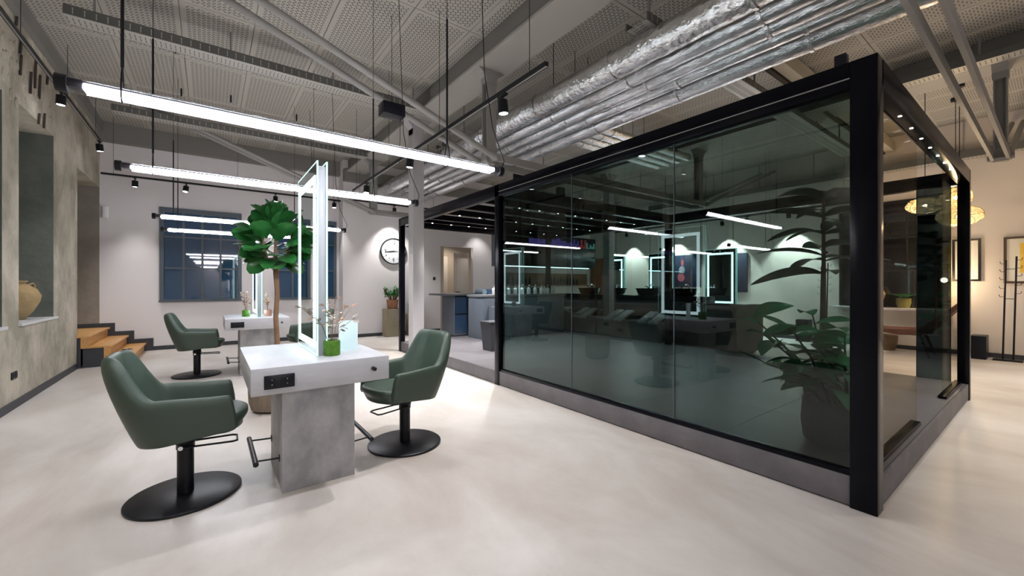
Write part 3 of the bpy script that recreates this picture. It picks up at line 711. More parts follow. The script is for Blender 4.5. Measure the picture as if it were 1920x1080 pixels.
def bouquet(loc, label, seed, sc=1, wide=.13):
    rd = random.Random(seed); t = thing('dried_bouquet', label, 'dried flowers', loc, 0, 'dried flowers in small vases')
    for k in range(11):
        a = rd.uniform(0, 2*PI); ex = rd.uniform(.3, 1)*wide*sc; hh = rd.uniform(.10, .23)*sc
        if k < 4: ex *= .4; hh = rd.uniform(.18, .25)*sc
        p1 = Vector((ex*.35*math.cos(a), ex*.35*math.sin(a), hh*.5)); p2 = Vector((ex*math.cos(a), ex*math.sin(a), hh))
        tobj('stem', [(0, 0, -.07), p1, p2], .0015, 'twig', t, 5)
        for j in range(6):
            q = p1.lerp(p2, j/5.0); d = Vector((rd.uniform(-1, 1), rd.uniform(-1, 1), rd.uniform(-.3, .8)))
            me = (PE, EU, RU)[0 if k < 4 else (1 if k < 8 else 2)]
            inst('petal' if k < 4 else 'leaf', me, t, Matrix.Translation(q) @ axes(d, (rd.uniform(-.5, .5), rd.uniform(-.5, .5), 1)) @ Matrix.Scale(rd.uniform(.7, 1.2)*sc, 4))
def vase(loc, r, h, m, label, square=False):
    prof = [(0, 0), (r*.95, 0), (r, .008), (r, h*.9), (r*.92, h), (r*.82, h), (r*.8, h*.95), (r*.78, .02), (0, .02)]
    v = lobj('glass_vase', prof, m, None, 24); v.location = loc; tag(v, label, 'vase', 'small glass vases'); return v
VP = at_z(622, 667, .86)+Vector((.008, .03, 0))
vase(VP, .055, .105, 'greenglass', 'round green bubbled glass vase on the nearest styling station'); bouquet(VP+Vector((0, 0, .09)), 'dried blossoms and eucalyptus in the green vase on the nearest station', 2, 1.25, .17)
v2 = Vector((.45, 7.5, .86)); v3 = Vector((.735, 7.42, .86))
vase(v2, .052, .10, 'greenglass', 'green glass vase on the second station, left of its mirror'); bouquet(v2+Vector((0, 0, .09)), 'pale dried flowers left of the mirror on the second station', 5, 1.15, .1)
vase(v3, .052, .10, 'pinkglass', 'rose glass vase on the second station, right of its mirror'); bouquet(v3+Vector((0, 0, .09)), 'pinkish dried flowers right of the mirror on the second station', 8, 1.15, .08)
dl = thing('corridor_fill_downlight', 'small light added over the corridor to brighten the doorway', 'downlight', (6.2, YC+.7, 2.9)); lobj('housing', [(0, .03), (.05, .03), (.05, 0), (.04, 0), (0, .004)], 'white', dl, 20); tobj('fixing', [(0, 0, .03), (0, 0, ZC-2.9)], .008, 'black', dl, 6)  # lamp added to lighten the corridor seen through the doorway
L = bpy.data.lights.new('corridor_fill_light', 'SPOT'); L.energy = 60; L.spot_size = 2.4; L.spot_blend = 1; L.color = (1, .9, .78); lo = bpy.data.objects.new('corridor_fill_light', L); C.objects.link(lo); lo.parent = dl; lo.location = (0, 0, -.02)
wb = thing('wall_sensor_box', 'small white box high on the right wall above the smoked glass view', 'sensor', (XR, 3.6, 3.5)); bobj('body', (-.06, 0, -.09, .09, -.07, .07), 'white', wb, bv=.006)
a = thing('brochure_holder', 'frosted pale acrylic stand glowing behind the green vase', 'sign holder', (.83, 3.16, .86), math.radians(-6))
bobj('face_sheet', (-.065, .065, -.003, .003, 0, .225), 'acryl', a); bobj('foot', (-.065, .065, 0, .05, 0, .004), 'acryl', a)

# ------------------------------------------------------------------ potted fig tree
FIG = [leaf_mesh('fig_leaf', .30, .30, 'leaf', 9, .25, bend, lambda t: (math.sin(PI*min(1, t*.93+.02))**.8)*(.55+.6*t), f) for bend, f in ((.15, .2), (.32, .3), (.0, .25))]
ft = thing('potted_fig_tree', 'fiddle leaf fig tree with bare trunk in a ribbed brown pot behind the first station', 'potted tree', (.55, 5.1, 0))
bm = nb(); prof = [(0, 0), (.15, 0), (.20, .03), (.222, .10), (.228, .25), (.222, .43), (.205, .44), (.2, .39), (0, .385)]
lathe(bm, prof, 56)
for v in bm.verts:
    r = math.hypot(v.co.x, v.co.y)
    if r > .19 and v.co.z < .42 and int(round(math.atan2(v.co.y, v.co.x)/(2*PI)*56)) % 2 == 0: v.co.x *= .968; v.co.y *= .968
obj('pot', bm, 'potwood', ft, smooth=True); lobj('soil', [(0, .40), (.2, .40)], 'soil', ft)
trunk = [Vector(p) for p in ((.05, 0, .38), (.045, 0, .7), (.03, .01, 1.0), (.045, 0, 1.25), (.03, 0, 1.5))]
bm = nb(); tube(bm, trunk, [.028, .026, .025, .024, .028], 12)
br = [((.03, 0, 1.5), (-.06, -.03, 1.64), (-.10, -.04, 1.85)), ((.03, 0, 1.5), (.09, -.02, 1.6), (.17, -.04, 1.75)), ((.03, 0, 1.5), (.03, .05, 1.7), (.04, .02, 2.1))]
obj('trunk', bm, 'bark', ft, smooth=True)
for b in br: tobj('branch', b, [.024, .016, .01], 'bark', ft, 8)
rd = random.Random(11)
NF = 84
for k in range(NF):
    u = k/(NF-1); z = 1.62+.48*u; ang = k*2.399; rr = .03+.13*math.sin(PI*min(1, u*1.1))
    el = -.3+1.75*u+rd.uniform(-.3, .3)
    d = Vector((math.cos(ang)*math.cos(el), math.sin(ang)*math.cos(el), math.sin(el)))
    base = Vector((.02+rr*math.cos(ang), rr*math.sin(ang), z-.02))
    side = Vector((-math.sin(ang), math.cos(ang), 0))
    nrm = Vector((-math.cos(ang)*.6, -math.sin(ang)*.6, .8))+side*rd.uniform(-.7, .7)+Vector((-.25, -.5, 0))
    inst('leaf', FIG[k % 3], ft, Matrix.Translation(base) @ axes(d, nrm) @ Matrix.Scale(rd.uniform(.58, .84), 4))

# ------------------------------------------------------------------ left wall jar, sockets, steps
def amphora(loc, label, sc=1):
    t = thing('clay_jar', label, 'jar', loc)
    lobj('body', [(0, 0), (.075*sc, 0), (.09*sc, .01), (.15*sc, .1*sc), (.205*sc, .22*sc), (.215*sc, .29*sc), (.18*sc, .37*sc), (.11*sc, .425*sc), (.085*sc, .44*sc), (.09*sc, .455*sc), (.105*sc, .465*sc), (.10*sc, .475*sc), (.075*sc, .465*sc), (.07*sc, .43*sc), (0, .42*sc)], 'clay', t, 36)
    for s in (-1, 1):
        tobj('handle', [(.03*s, -.10*sc, .42*sc), (.03*s+.02*s, -.165*sc, .45*sc), (.05*s, -.19*sc, .41*sc), (.04*s, -.175*sc, .37*sc)] if False else [(s*.11*sc, -.0, .42*sc), (s*.16*sc, 0, .445*sc), (s*.175*sc, 0, .41*sc), (s*.17*sc, 0, .375*sc)], .013*sc, 'clay', t, 8)
    t.rotation_euler.z = .7
    return t
amphora((-1.95, 7.78, .915), 'round ochre clay jar standing in the tall niche of the left wall', 1.02)
def socket(loc, label, nrm):
    t = thing('wall_socket', label, 'socket', loc, nrm)
    bobj('plate', (-.04, .04, -.01, 0, -.04, .04), 'blackp', t, bv=.003)
    return t
sk = socket((XL, 6.78, .36), 'black double socket low on the rough left wall', PI/2)
bobj('plate', (.042, .122, -.01, 0, -.04, .04), 'blackp', sk, bv=.003)
for c in (0, .082):
    bm = nb(); lathe(bm, [(.0, .01), (.02, .01), (.022, .0), (.026, .0), (.026, .01)], 18)
    for v in bm.verts: v.co = Vector((c+v.co.x, -.0125+v.co.z, v.co.y))
    obj('socket_ring', bm, 'black', sk, smooth=True)
sp = thing('wooden_steps', 'three oak steps rising to the opening in the left wall, black side panel', 'steps', (-1.07, 9.45, 0))
def SB(nm, d, m, bv=0): return bobj(nm, (d[0]+1.07, d[1]+1.07, d[2]-9.45, d[3]-9.45, d[4], d[5]), m, sp, bv=bv)
for k, (xf, xb, z) in enumerate(((-1.07, -1.36, .17), (-1.33, -1.62, .345), (-1.60, -2.5, .52))):
    SB('tread', (xb-.03, xf+.035, 9.435, YB-.03, z-.032, z), 'oak', .003)
    SB('riser', (xf-.02, xf, 9.45, YB-.03, z-.175+.0, z-.032), 'oak')
    SB('stringer_edge', (xf-.075, xf-.02, 9.44, 9.46, z-.175+(.0 if k == 0 else -.032), z-.032), 'oak')
    SB('side_panel', (xb-.03 if k < 2 else -1.71, xf-.075, 9.447, 9.465, 0, z-.032), 'base')
bm = nb()
prof = [(-1.95, .60), (-1.50, .60), (-1.50, .43), (-1.22, .43), (-1.22, .255), (-.93, .255), (-.93, 0), (-1.95, 0)]
prism(bm, [(a+1.07, b) for a, b in prof], 'y', YB-9.45-.025, YB-9.45-.005); obj('skirting', bm, 'base', sp)
SB('skirting', (-2.5, -1.9, YB-.03, YB-.01, .52, .60), 'base')
bw = lobj('metal_dish', [(0, 0), (.07, 0), (.075, .005), (.075, .055), (.07, .058), (.066, .055), (.066, .012), (0, .012)], 'chrome'); bw.location = (-1.16, 9.72, .171); tag(bw, 'shallow round metal dish on the lowest oak step', 'dish')
m_ = thing('motion_sensor', 'white rounded motion sensor on the back wall beside the stair opening', 'sensor', (-1.655, YB, 2.78)); bobj('body', (-.03, .065, -.06, 0, -.13, .11), 'white', m_, bv=.025, seg=4); lobj('eye', [(0, 0), (.006, 0), (.006, .004), (0, .004)], 'blackp', m_, 8, (.0, -.055, 0))
# ------------------------------------------------------------------ night windows in the back wall
def window(name, xa, xb, za, zb):
    f = struct(obj(name, (lambda q: (box(q, xa, xb, YB-.05, YB, zb-.10, zb), box(q, xa, xb, YB-.05, YB, za, za+.035), box(q, xa, xa+.07, YB-.05, YB, za+.035, zb-.1), box(q, xb-.07, xb, YB-.05, YB, za+.035, zb-.1), q)[-1])(nb()), 'winframe'))
    obj('sill_strip', (lambda q: (box(q, xa-.01, xb+.01, YB-.07, YB-.05, za-.02, za+.015), q)[1])(nb()), 'winframe', f)
    W = xb-xa-.14
    xs = [xa+.07+W*k/4 for k in range(5)]; zs = [za+.035, za+.035+(zb-za-.135)*.36, za+.035+(zb-za-.135)*.72, zb-.1]
    for k in (1, 2, 3): bobj('mullion', (xs[k]-.02, xs[k]+.02, YB-.045, YB-.005, zs[0], zs[3]), 'winframe', f)
    for k in (1, 2): bobj('glazing_bar', (xs[0], xs[4], YB-.043, YB-.006, zs[k]-.015, zs[k]+.015), 'winframe', f)
    for i in range(4):
        for j in range(3): bobj('pane', (xs[i]+.005, xs[i+1]-.005, YB-.024, YB-.016, zs[j], zs[j+1]), 'winglass', f)
window('window_1', -.835, .586, 1.01, 2.965); window('window_2', 1.24, 2.62, 1.01, 2.965)
# ------------------------------------------------------------------ clock, planter, doorway on the clock wall
ck = thing('wall_clock', 'large round white clock with dark rim, partly behind the black post', 'clock', (3.98, YC, 2.255))
bm = nb(); lathe(bm, [(0, .0), (.355, .0), (.355, .05), (.34, .055), (.33, .05), (.33, .03), (0, .03)], 56)
for v in bm.verts: v.co = Vector((v.co.x, -v.co.z, v.co.y))
obj('rim', bm, 'black', ck, smooth=True)
bm = nb(); lathe(bm, [(0, .034), (.328, .034), (.328, .031)], 56)
for v in bm.verts: v.co = Vector((v.co.x, -v.co.z, v.co.y))
obj('face', bm, 'clockface', ck)
def text(s, size, loc, rot, m, parent, name='numeral', ext=.001, align='CENTER'):
    cu = bpy.data.curves.new(name, 'FONT'); cu.body = s; cu.size = size; cu.extrude = ext; cu.align_x = align; cu.align_y = 'CENTER'; cu.resolution_u = 3
    cu.materials.append(M[m]); o = bpy.data.objects.new(name, cu); C.objects.link(o); me = bpy.data.meshes.new_from_object(o); bpy.data.objects.remove(o); bpy.data.curves.remove(cu)
    o = bpy.data.objects.new(name, me); C.objects.link(o); o.parent = parent; o.location = loc; o.rotation_euler = rot; return o
for k in range(1, 13):
    a = PI/2-k*PI/6; big = k % 3 == 0
    text(str(k), .125 if big else .06, (.235*math.cos(a), -.037, .235*math.sin(a)) if not big else (.225*math.cos(a), -.037, .225*math.sin(a)), (PI/2, 0, 0), 'blackp', ck)
    bm = nb(); box(bm, .285, .31, -.036, -.034, -.005, .005)
    for v in bm.verts:
        x, z = v.co.x, v.co.z; v.co.x = x*math.cos(a)-z*math.sin(a); v.co.z = x*math.sin(a)+z*math.cos(a)
    obj('hour_mark', bm, 'blackp', ck)
for nm, L_, w_, ang in (('hour_hand', .15, .012, PI/2-(8.75/12)*2*PI), ('minute_hand', .23, .008, PI/2-(44/60)*2*PI), ('pointer_tail', .12, .006, 0.05)):
    bm = nb(); box(bm, -.03, L_, -.044, -.040, -w_, w_)
    for v in bm.verts:
        x, z = v.co.x, v.co.z; v.co.x = x*math.cos(ang)-z*math.sin(ang); v.co.z = x*math.sin(ang)+z*math.cos(ang)
    obj(nm, bm, 'blackp', ck)
pc = bobj('square_pillar', (3.66, 4.06, 10.33, 10.68, 0, .72), 'plinthwood', bv=.004); tag(pc, 'square olive brown pillar holding the potted plant under the clock', 'plinth')
pc2 = bobj('square_pillar', (4.30, 4.68, 10.33, 10.68, 0, .56), 'plinthwood', bv=.004); tag(pc2, 'shorter square pillar beside the plant pillar, seen between black post and column', 'plinth')
jp = thing('potted_jade_plant', 'bushy green plant in a terracotta pot on the square pillar under the clock', 'potted plant', (3.87, 10.5, .72))
lobj('pot', [(0, 0), (.11, 0), (.13, .02), (.15, .2), (.155, .24), (.14, .24), (.135, .2), (0, .19)], 'terracotta', jp)
lobj('soil', [(0, .215), (.138, .215)], 'soil', jp)
JL = leaf_mesh('jade_leaf', .10, .05, 'leaf4', 4, .2, .15)
rd = random.Random(3)
for k in range(24):
    a = k*2.4; e = .10+.17*rd.random(); top = Vector((1.35*e*math.cos(a), .55*e*math.sin(a)-.03, .38+rd.random()*.18)); tobj('stem', [(.05*math.cos(a), .05*math.sin(a), .2), (.6*top.x, .6*top.y, .36), top], .008, 'bark', jp, 6)
    for j in range(9):
        d = Vector((rd.uniform(-1, 1), rd.uniform(-1, 1), rd.uniform(-.2, .9))); q = Vector((.6*top.x, .6*top.y, .33)).lerp(top, rd.random())
        inst('leaf', JL, jp, Matrix.Translation(q) @ axes(d, (0, 0, 1)) @ Matrix.Scale(rd.uniform(.7, 1.2), 4))
for k, (dx, h_, m) in enumerate(((-.1, .2, 'white'), (-.02, .24, 'blackp'), (.06, .17, 'white'), (.13, .15, 'winframe'))):
    b = lobj('product_bottle', [(0, 0), (.028, 0), (.03, .004), (.03, h_*.75), (.012, h_*.82), (.012, h_), (0, h_)], m, None, 14); b.location = (4.49+dx, 10.5, .562); tag(b, ('white', 'black', 'short white', 'dark grey')[k]+' product bottle on the shorter pillar by the clock wall', 'bottle', 'product bottles on the short pillar')
b = bobj('framed_card', (4.36, 4.62, 10.62, 10.64, .562, .82), 'winframe'); tag(b, 'grey card standing behind the product bottles on the short pillar', 'card')
sw = thing('light_switch', 'small black switch on the clock wall left of the doorway', 'switch', (5.19, YC, 1.53)); bobj('plate', (-.04, .04, -.01, 0, -.045, .045), 'blackp', sw, bv=.003); bobj('rocker', (-.025, .025, -.015, -.01, -.03, .03), 'black', sw)
bobj_d = struct(bobj('door_1', (5.86, 6.30, YC+1.30, YC+1.345, 0, 2.28), 'door', bv=.004))
d1 = struct(bobj('door_2', (5.95, 6.45, YC+.2, YC+.24, 0, 2.32), 'door', bv=.004)); 
bobj('door_panel', (6.02, 6.38, YC+.19, YC+.2, .2, 2.2), 'door', d1, bv=.004); tobj('door_handle', [(6.0, YC+.2, 1.13), (6.0, YC+.15, 1.13), (6.12, YC+.15, 1.13)], .011, 'black', d1, 8)
# ------------------------------------------------------------------ cabinets and counters
cb = thing('drawer_cabinet', 'tall navy drawer cabinet with grey side under an overhanging worktop', 'cabinet', (4.93, 9.1, 0))
bobj('carcass', (0, 1.5, 0, .65, .08, 1.08), 'carcass', cb, bv=.003); bobj('toe_kick', (.02, 1.5, .03, .6, 0, .08), 'base', cb)
for z0, z1 in ((.12, .585), (.62, 1.05)):
    d = bobj('drawer', (.03, 1.0, -.02, 0, z0, z1), 'navy', cb, bv=.003); bobj('finger_groove', (.03, 1.0, -.018, -.004, z1, z1+.02), 'black', d)
bobj('drawer', (1.02, 1.48, -.02, 0, .12, 1.05), 'navy', cb, bv=.003)
tag(bobj('bar_worktop', (4.6, 6.6, 9.02, 9.85, 1.08, 1.125), 'worktop', bv=.003), 'thin grey worktop overhanging the navy drawer cabinet', 'worktop')
ic = thing('counter_unit', 'grey blue counter unit at the open bay, right of the navy cabinet', 'counter', (4.62, 7.25, PZ))
bobj('body', (0, 2.35, 0, .6, .0, .9), 'carcass', ic, bv=.003); bobj('top_board', (-.03, 2.38, -.02, .62, .9, .945), 'worktop', ic, bv=.003); bobj('step_block', (.13, .5, -.3, 0, 0, .7), 'carcass', ic)
bn = thing('waste_bin', 'dark plastic waste bin with open flap beside the black middle post', 'bin', (4.05, 6.02, PZ))
bm = nb(); vs = []
for z, s in ((0, .13), (.5, .165)):
    vs.append([bm.verts.new((x*s, y*s, z)) for x, y in ((-1, -1), (1, -1), (1, 1), (-1, 1))])
bm.faces.new(vs[0][::-1]); bm.faces.new(vs[1])
for k in range(4): bm.faces.new((vs[0][k], vs[0][(k+1) % 4], vs[1][(k+1) % 4], vs[1][k]))
obj('body', bm, 'base', bn); bobj('rim', (-.175, .175, -.175, .175, .49, .515), 'base', bn, bv=.004)
bobj('flap', (0, .3, -.15, .15, 0, .012), 'base', bn, mtx=Matrix.Translation((-.13, 0, .51)) @ Matrix.Rotation(.75, 4, 'Y'))
# pump bottles, towels on the counter
PB = None
for k in range(10):
    x = 5.0+k*.195
    lb = ORD[k]+' pump bottle from the left in the row on the counter behind the smoked glass'
    if PB is None:
        PB = thing('pump_bottle', lb, 'pump bottle', (x, 7.4, PZ+.946), 0, 'pump bottles along the counter')
        lobj('bottle_body', [(0, 0), (.042, 0), (.045, .005), (.045, .12), (.015, .15), (.015, .165), (0, .165)], 'white', PB, 16); tobj('pump_head', [(0, 0, .16), (0, 0, .21), (.0, -.045, .205)], .008, 'white', PB, 6)
    else: dup(PB, (x, 7.4, PZ+.946), 0, lb)
tw = None
for k in range(12):
    x = 5.2+k*.16; lb = ORD[k]+' rolled towel from the left on the back counter, '+('blue' if k % 3 else 'pale')
    b = nb(); pts = [(0, 0), (0, .36)]
    tube(b, [(0, 0, .07), (0, .36, .07)], .07, 16); o = obj('rolled_towel', b, 'towel1' if k % 3 else 'towel2', None, smooth=True); o.location = (x, 7.46, PZ+.946+.0) if False else (x+.3, 8.55, 1.10); tag(o, lb, 'towel', 'rolled towels behind the pump bottles')
sh = thing('back_counter', 'dark back counter under the hanging cabinet, carrying rolled towels', 'counter', (5.3, 8.45, 0)); bobj('body', (0, 2.3, 0, .6, 0, 1.06), 'base', sh, bv=.003); bobj('top_board', (-.02, 2.32, -.02, .62, 1.06, 1.1), 'worktop', sh)
# hanging cabinet with display
hc = thing('hanging_cabinet', 'black cabinet hung over the counter, lit along its lower edge, with level display', 'hanging cabinet', (5.98, 8.4, 1.84))
bobj('body', (0, 3.4, 0, .55, 0, .88), 'blackgloss', hc, bv=.003); bobj('side_panel', (-.012, 0, 0, .55, 0, .88), 'carcass', hc)
bobj('light_strip', (.02, 3.1, -.012, .01, -.018, 0), 'ledcool', hc)
for x in (.55, 2.1): bobj('hanger_post', (x, x+.22, .2, .35, .88, ZC-1.84), 'black', hc)
for x in (.85, 1.7, 2.55): bobj('door_joint', (x, x+.004, -.003, 0, .02, .55), 'steel', hc)
ds = bobj('display', (.75, 3.35, -.02, -.001, .55, .86), 'blackp', hc)
rd = random.Random(9); bars = {'eqp': nb(), 'eqr': nb(), 'eqg': nb()}
for i in range(34):
    x = .8+i*.075; key = 'eqp' if i < 25 else ('eqr' if i < 29 else 'eqg'); hN = rd.randint(1, 6) if key != 'eqp' else rd.randint(3, 6)
    for j in range(hN): box(bars[key], x, x+.062, -.024, -.02, .58+j*.042, .58+j*.042+.035)
for k_, b in bars.items(): o = obj('level_bars', b, k_, ds); o['label'] = {'eqp': 'violet level bars', 'eqr': 'red level bars', 'eqg': 'pale green level bars'}[k_]
# wood band and dark bottles on the wall behind
sb = thing('wall_shelf', 'brown wood back panel shelf with dark bottles behind the counter', 'shelf', (7.3, YC, 1.35)); bobj('panel', (0, 4.2, -.03, 0, 0, .40), 'woodband', sb); bobj('board', (0, 4.2, -.22, 0, -.04, 0), 'woodband', sb)
for k in range(22):
    if k in (8, 9, 10, 11): continue
    h_ = .22+.14*rd.random(); b = lobj('dark_bottle', [(0, 0), (.038, 0), (.038, h_*.6), (.014, h_*.75), (.014, h_), (0, h_)], 'blackgloss', None, 12); b.location = (7.5+k*.16, YC-.13, 1.351); tag(b, ORD[k]+' place from the left on the brown wood shelf, dark bottle', 'bottle', 'dark bottles on the wood shelf')
ws = thing('slatted_panel', 'red brown vertical slat panel on the right wall beyond the grey column', 'wall panel', (XR, 9.5, 0))
for k in range(12): bobj('slat', (-.045, -.004, k*.1, k*.1+.085, .02, 2.33), 'slat', ws, bv=.004)
# ------------------------------------------------------------------ basin bench beyond the glass room
bb = thing('basin_bench', 'long dark plaster basin bench with curved far end, beyond the smoked glass', 'basin bench', (7.66, 3.5, 0))
def yz(pts): return pts
bm = nb(); prof = [(1.6, .08), (6.0, .08), (6.0, 1.27), (5.75, 1.27), (5.5, 1.2), (5.3, .98), (5.1, .82), (4.8, .72), (4.2, .62), (3.2, .54), (1.6, .52)]
prism(bm, prof, 'x', 0, .12); obj('front_wall', bm, 'bench', bb, smooth=True)
bobj('toe_kick', (.02, .1, 1.6, 6.0, 0, .08), 'black', bb)
bobj('ledge', (-.01, .4, 1.6, 4.6, .50, .54), 'bench', bb)
bm = nb(); r_ = .1; pr = []
for cx_, cz, a0 in ((1.0, .87, 0), (.1, .87, 90), (.1, .18, 180), (1.0, .18, 270)):
    for q in range(5): a = math.radians(a0+q*22.5); pr.append((cx_+r_*math.cos(a), cz+r_*math.sin(a)))
prism(bm, pr, 'y', 0.0, .14); obj('end_panel', bm, 'bench', bb, smooth=True)
bobj('back_wall', (1.0, 1.12, 0.14, 6.0, 0, .95), 'bench', bb); bobj('basin_console', (1.12, 1.6, 1.2, 6.0, 0, 1.08), 'black', bb, bv=.01)
sf = thing('double_socket', 'black double socket on the front of the basin bench', 'socket', (7.66, 6.1, .3), -PI/2); bobj('plate', (-.08, .08, -.012, 0, -.04, .04), 'blackp', sf, bv=.003)
sf.rotation_euler.z = -PI/2
for k in range(4):
    y = (5.35, 6.3, 7.4, 8.35)[k]
    t = thing('wash_recliner', ('nearest', 'second', 'third', 'farthest')[k]+' black wash recliner with grey leg pads on the basin bench', 'recliner', (8.0, y, .54), 0, 'wash recliners on the basin bench')
    bm = nb(); pts = [(-.1, .0), (.1, .16), (.35, .18), (.5, .12), (.75, .16), (1.0, .62), (1.05, .6), (.82, .06), (.5, 0), (.2, .02)]
    prism(bm, [(a, b) for a, b in pts], 'y', -.28, .28); bevel(bm, .02, 2); obj('seat_shell', bm, 'blackgloss', t, smooth=True)
    for s in (-.14, .14): bobj('leg_pad', (-.45, .12, s-.11, s+.11, -.02, .03), 'pad', t, bv=.015, mtx=Matrix.Translation((0, 0, .14)) @ Matrix.Rotation(-.38, 4, 'Y'))
    bs = thing('wash_basin', ('nearest', 'second', 'third', 'farthest')[k]+' black wash basin behind the recliners', 'basin', (9.05, y, 1.081), 0, 'black wash basins')
    bm = nb(); lathe(bm, [(0, 0), (.2, 0), (.26, .06), (.29, .17), (.31, .18), (.30, .16), (.24, .07), (0, .04)], 24)
    for v in bm.verts: v.co.y *= 1.15
    obj('bowl', bm, 'blackgloss', bs, smooth=True)
    tobj('tap', [(.22, 0, .1), (.22, 0, .26), (.1, 0, .28), (.06, 0, .24)], .012, 'chrome', bs, 8); tobj('shower_head', [(.2, .14, .12), (.15, .14, .22), (.04, .14, .23)], .014, 'chrome', bs, 8)
# posters on the right wall
for k, (ya_, yb2, z0, z1, l) in enumerate(((5.05, 5.45, 1.15, 2.22, 'narrow navy canvas on the right wall, right of a lit mirror'), (6.35, 7.34, 1.28, 2.26, 'navy canvas with pale pink painted figure on the right wall'))):
    t = thing('wall_canvas', l, 'canvas', (XR, (ya_+yb2)/2, z0)); hw = (yb2-ya_)/2
    bobj('canvas', (-.05, 0, -hw, hw, 0, z1-z0), 'poster', t, bv=.003)
    if k:
        for (yy, zz, ry, rz_, mm) in ((.12, .30, .12, .14, 'figpink'), (.1, .52, .10, .13, 'fiblue'), (.08, .75, .05, .10, 'figpink')):
            bm = nb(); bmesh.ops.create_circle(bm, cap_ends=True, radius=1, segments=9)
            for v in bm.verts: v.co = Vector((-.052, yy+v.co.x*ry, zz+v.co.y*rz_))
            obj('painted_patch', bm, mm, t)
# ------------------------------------------------------------------ lounge on the right
def wfr(name, yA, yB, zA, zB):
    f = struct(obj(name, (lambda q: (box(q, XR-.04, XR, yA, yB, zB-.06, zB), box(q, XR-.04, XR, yA, yB, zA, zA+.03), box(q, XR-.04, XR, yA, yA+.05, zA, zB), box(q, XR-.04, XR, yB-.05, yB, zA, zB), q)[-1])(nb()), 'black'))
    ys = [yA+.05, yA+.05+(yB-yA-.1)/3, yA+.05+(yB-yA-.1)*2/3, yB-.05]; zs = [zA+.03, zA+.78, zA+1.5, zB-.06]
    for k in (1, 2): bobj('mullion', (XR-.035, XR-.005, ys[k]-.014, ys[k]+.014, zs[0], zs[3]), 'black', f); bobj('glazing_bar', (XR-.034, XR-.006, ys[0], ys[3], zs[k]-.012, zs[k]+.012), 'black', f)
    for i in range(3):
        for j in range(3): bobj('pane', (XR-.022, XR-.014, ys[i], ys[i+1], zs[j], zs[j+1]), 'windark', f)
wfr('window_3', 1.32, 3.05, .87, 3.13)
struct(bobj('trim_6', (XR-.42, XR, 1.28, 3.1, .835, .87), 'sill'))
def picture(y0, y1, z0, z1, label, kind):
    t = thing('framed_picture', label, 'picture', (XR, (y0+y1)/2, z0), 0); hw = (y1-y0)/2; hh = z1-z0
    bm = nb(); f = .035
    for d in ((-hw, hw, 0, f), (-hw, hw, hh-f, hh), (-hw, -hw+f, f, hh-f), (hw-f, hw, f, hh-f)): box(bm, -.035, 0, d[0], d[1], d[2], d[3])
    obj('frame', bm, 'brownframe' if kind else 'black', t); bobj('mat_board', (-.02, 0, -hw+f, hw-f, f, hh-f), 'paper', t)
    if kind:
        bobj('print', (-.023, -.02, -hw*.45, hw*.5, hh*.22, hh*.86), 'yellow', t)
    else: tobj('ink_line', [(-.022, -.02, hh*.4), (-.022, .02, hh*.6), (-.022, .0, hh*.75)], .004, 'blackp', t, 5)
picture(-.12, .627, 1.38, 2.22, 'dark wood framed yellow print on the right wall behind the coat rack', 1)
picture(.90, 1.27, 1.42, 2.23, 'black framed pale print on the right wall beside the glowing lamp', 0)
def rack(loc, label, rz, zt=1.85):
    t = thing('coat_rack', label, 'coat rack', loc, rz)
    bobj('base_plate', (-.17, .17, -.12, .12, 0, .03), 'black', t, bv=.004)
    for s, lean, top in ((-1, .02, zt-.06), (1, .03, zt)):
        x0 = s*.06; x1 = x0+.035
        tobj('pole', [(x0, 0, .02), (x1, 0, top)], .013, 'black', t, 10)
        for z in (top-.06, top-.2, top-.34, top-.5, top-.65):
            xx = x0+.035*z/top; tobj('hook', [(xx, 0, z), (xx+s*.05, 0, z-.01), (xx+s*.065, 0, z+.015), (xx+s*.065, 0, z+.035)], .005, 'black', t, 6)
    for z in (zt-.22, zt-.75): tobj('cross_bar', [(-.06+.03, 0, z), (.06+.03, 0, z)], .006, 'black', t, 6)
    return t
rack((11.38, .56, 0), 'black two pole coat rack at the right wall in front of the yellow print', PI/2+PI)
rack((11.35, 3.27, 0), 'black coat rack beyond the smoked glass, behind the leafy plants', PI/2+PI)
tag(bobj('black_cube', (11.2, 11.62, .80, 1.0, 0, .42), 'blackp', bv=.006), 'plain black box standing on the floor by the right wall', 'box')
tag(bobj('low_table', (11.3, 11.6, 3.55, 3.8, 0, .52), 'black', bv=.004), 'small dark stand at the wall behind the leafy plant', 'stand')
# lounge chair
lc = thing('lounge_chair', 'rust brown leather lounge chair on dark wooden legs near the right wall', 'lounge chair', (10.85, 1.75, 0))
bm = nb(); prism(bm, [(.62, .52), (.64, .48), (.1, .40), (-.22, .42), (-.30, .47), (-.72, 1.02), (-.69, 1.05), (-.2, .52), (0, .49), (.3, .5)], 'x', -.36, .36); bevel(bm, .02, 2)
for v in bm.verts:
    if v.co.z > .6: v.co.x *= 1.0+.25*(v.co.z-.6)
obj('leather_seat', bm, 'leather', lc, smooth=True)
for x, y0, y1 in ((-.3, .5, .56), (.3, .5, .56), (-.3, -.2, -.32), (.3, -.2, -.32)): tobj('leg', [(x*.8, y0*.9, .44), (x, y1, 0)], [.022, .014], 'brownframe', lc, 8)
tobj('rail', [(-.3, .55, .45), (-.3, -.25, .41), (-.3, -.7, 1.0)], .014, 'brownframe', lc, 8); tobj('rail', [(.3, .55, .45), (.3, -.25, .41), (.3, -.7, 1.0)], .014, 'brownframe', lc, 8)
bk = thing('woven_basket', 'woven straw basket on the floor under the lounge chair', 'basket', (11.35, 2.2, 0)); lobj('body', [(0, 0), (.16, 0), (.2, .15), (.21, .3), (.2, .31), (.19, .28), (0, .02)], 'straw', bk)
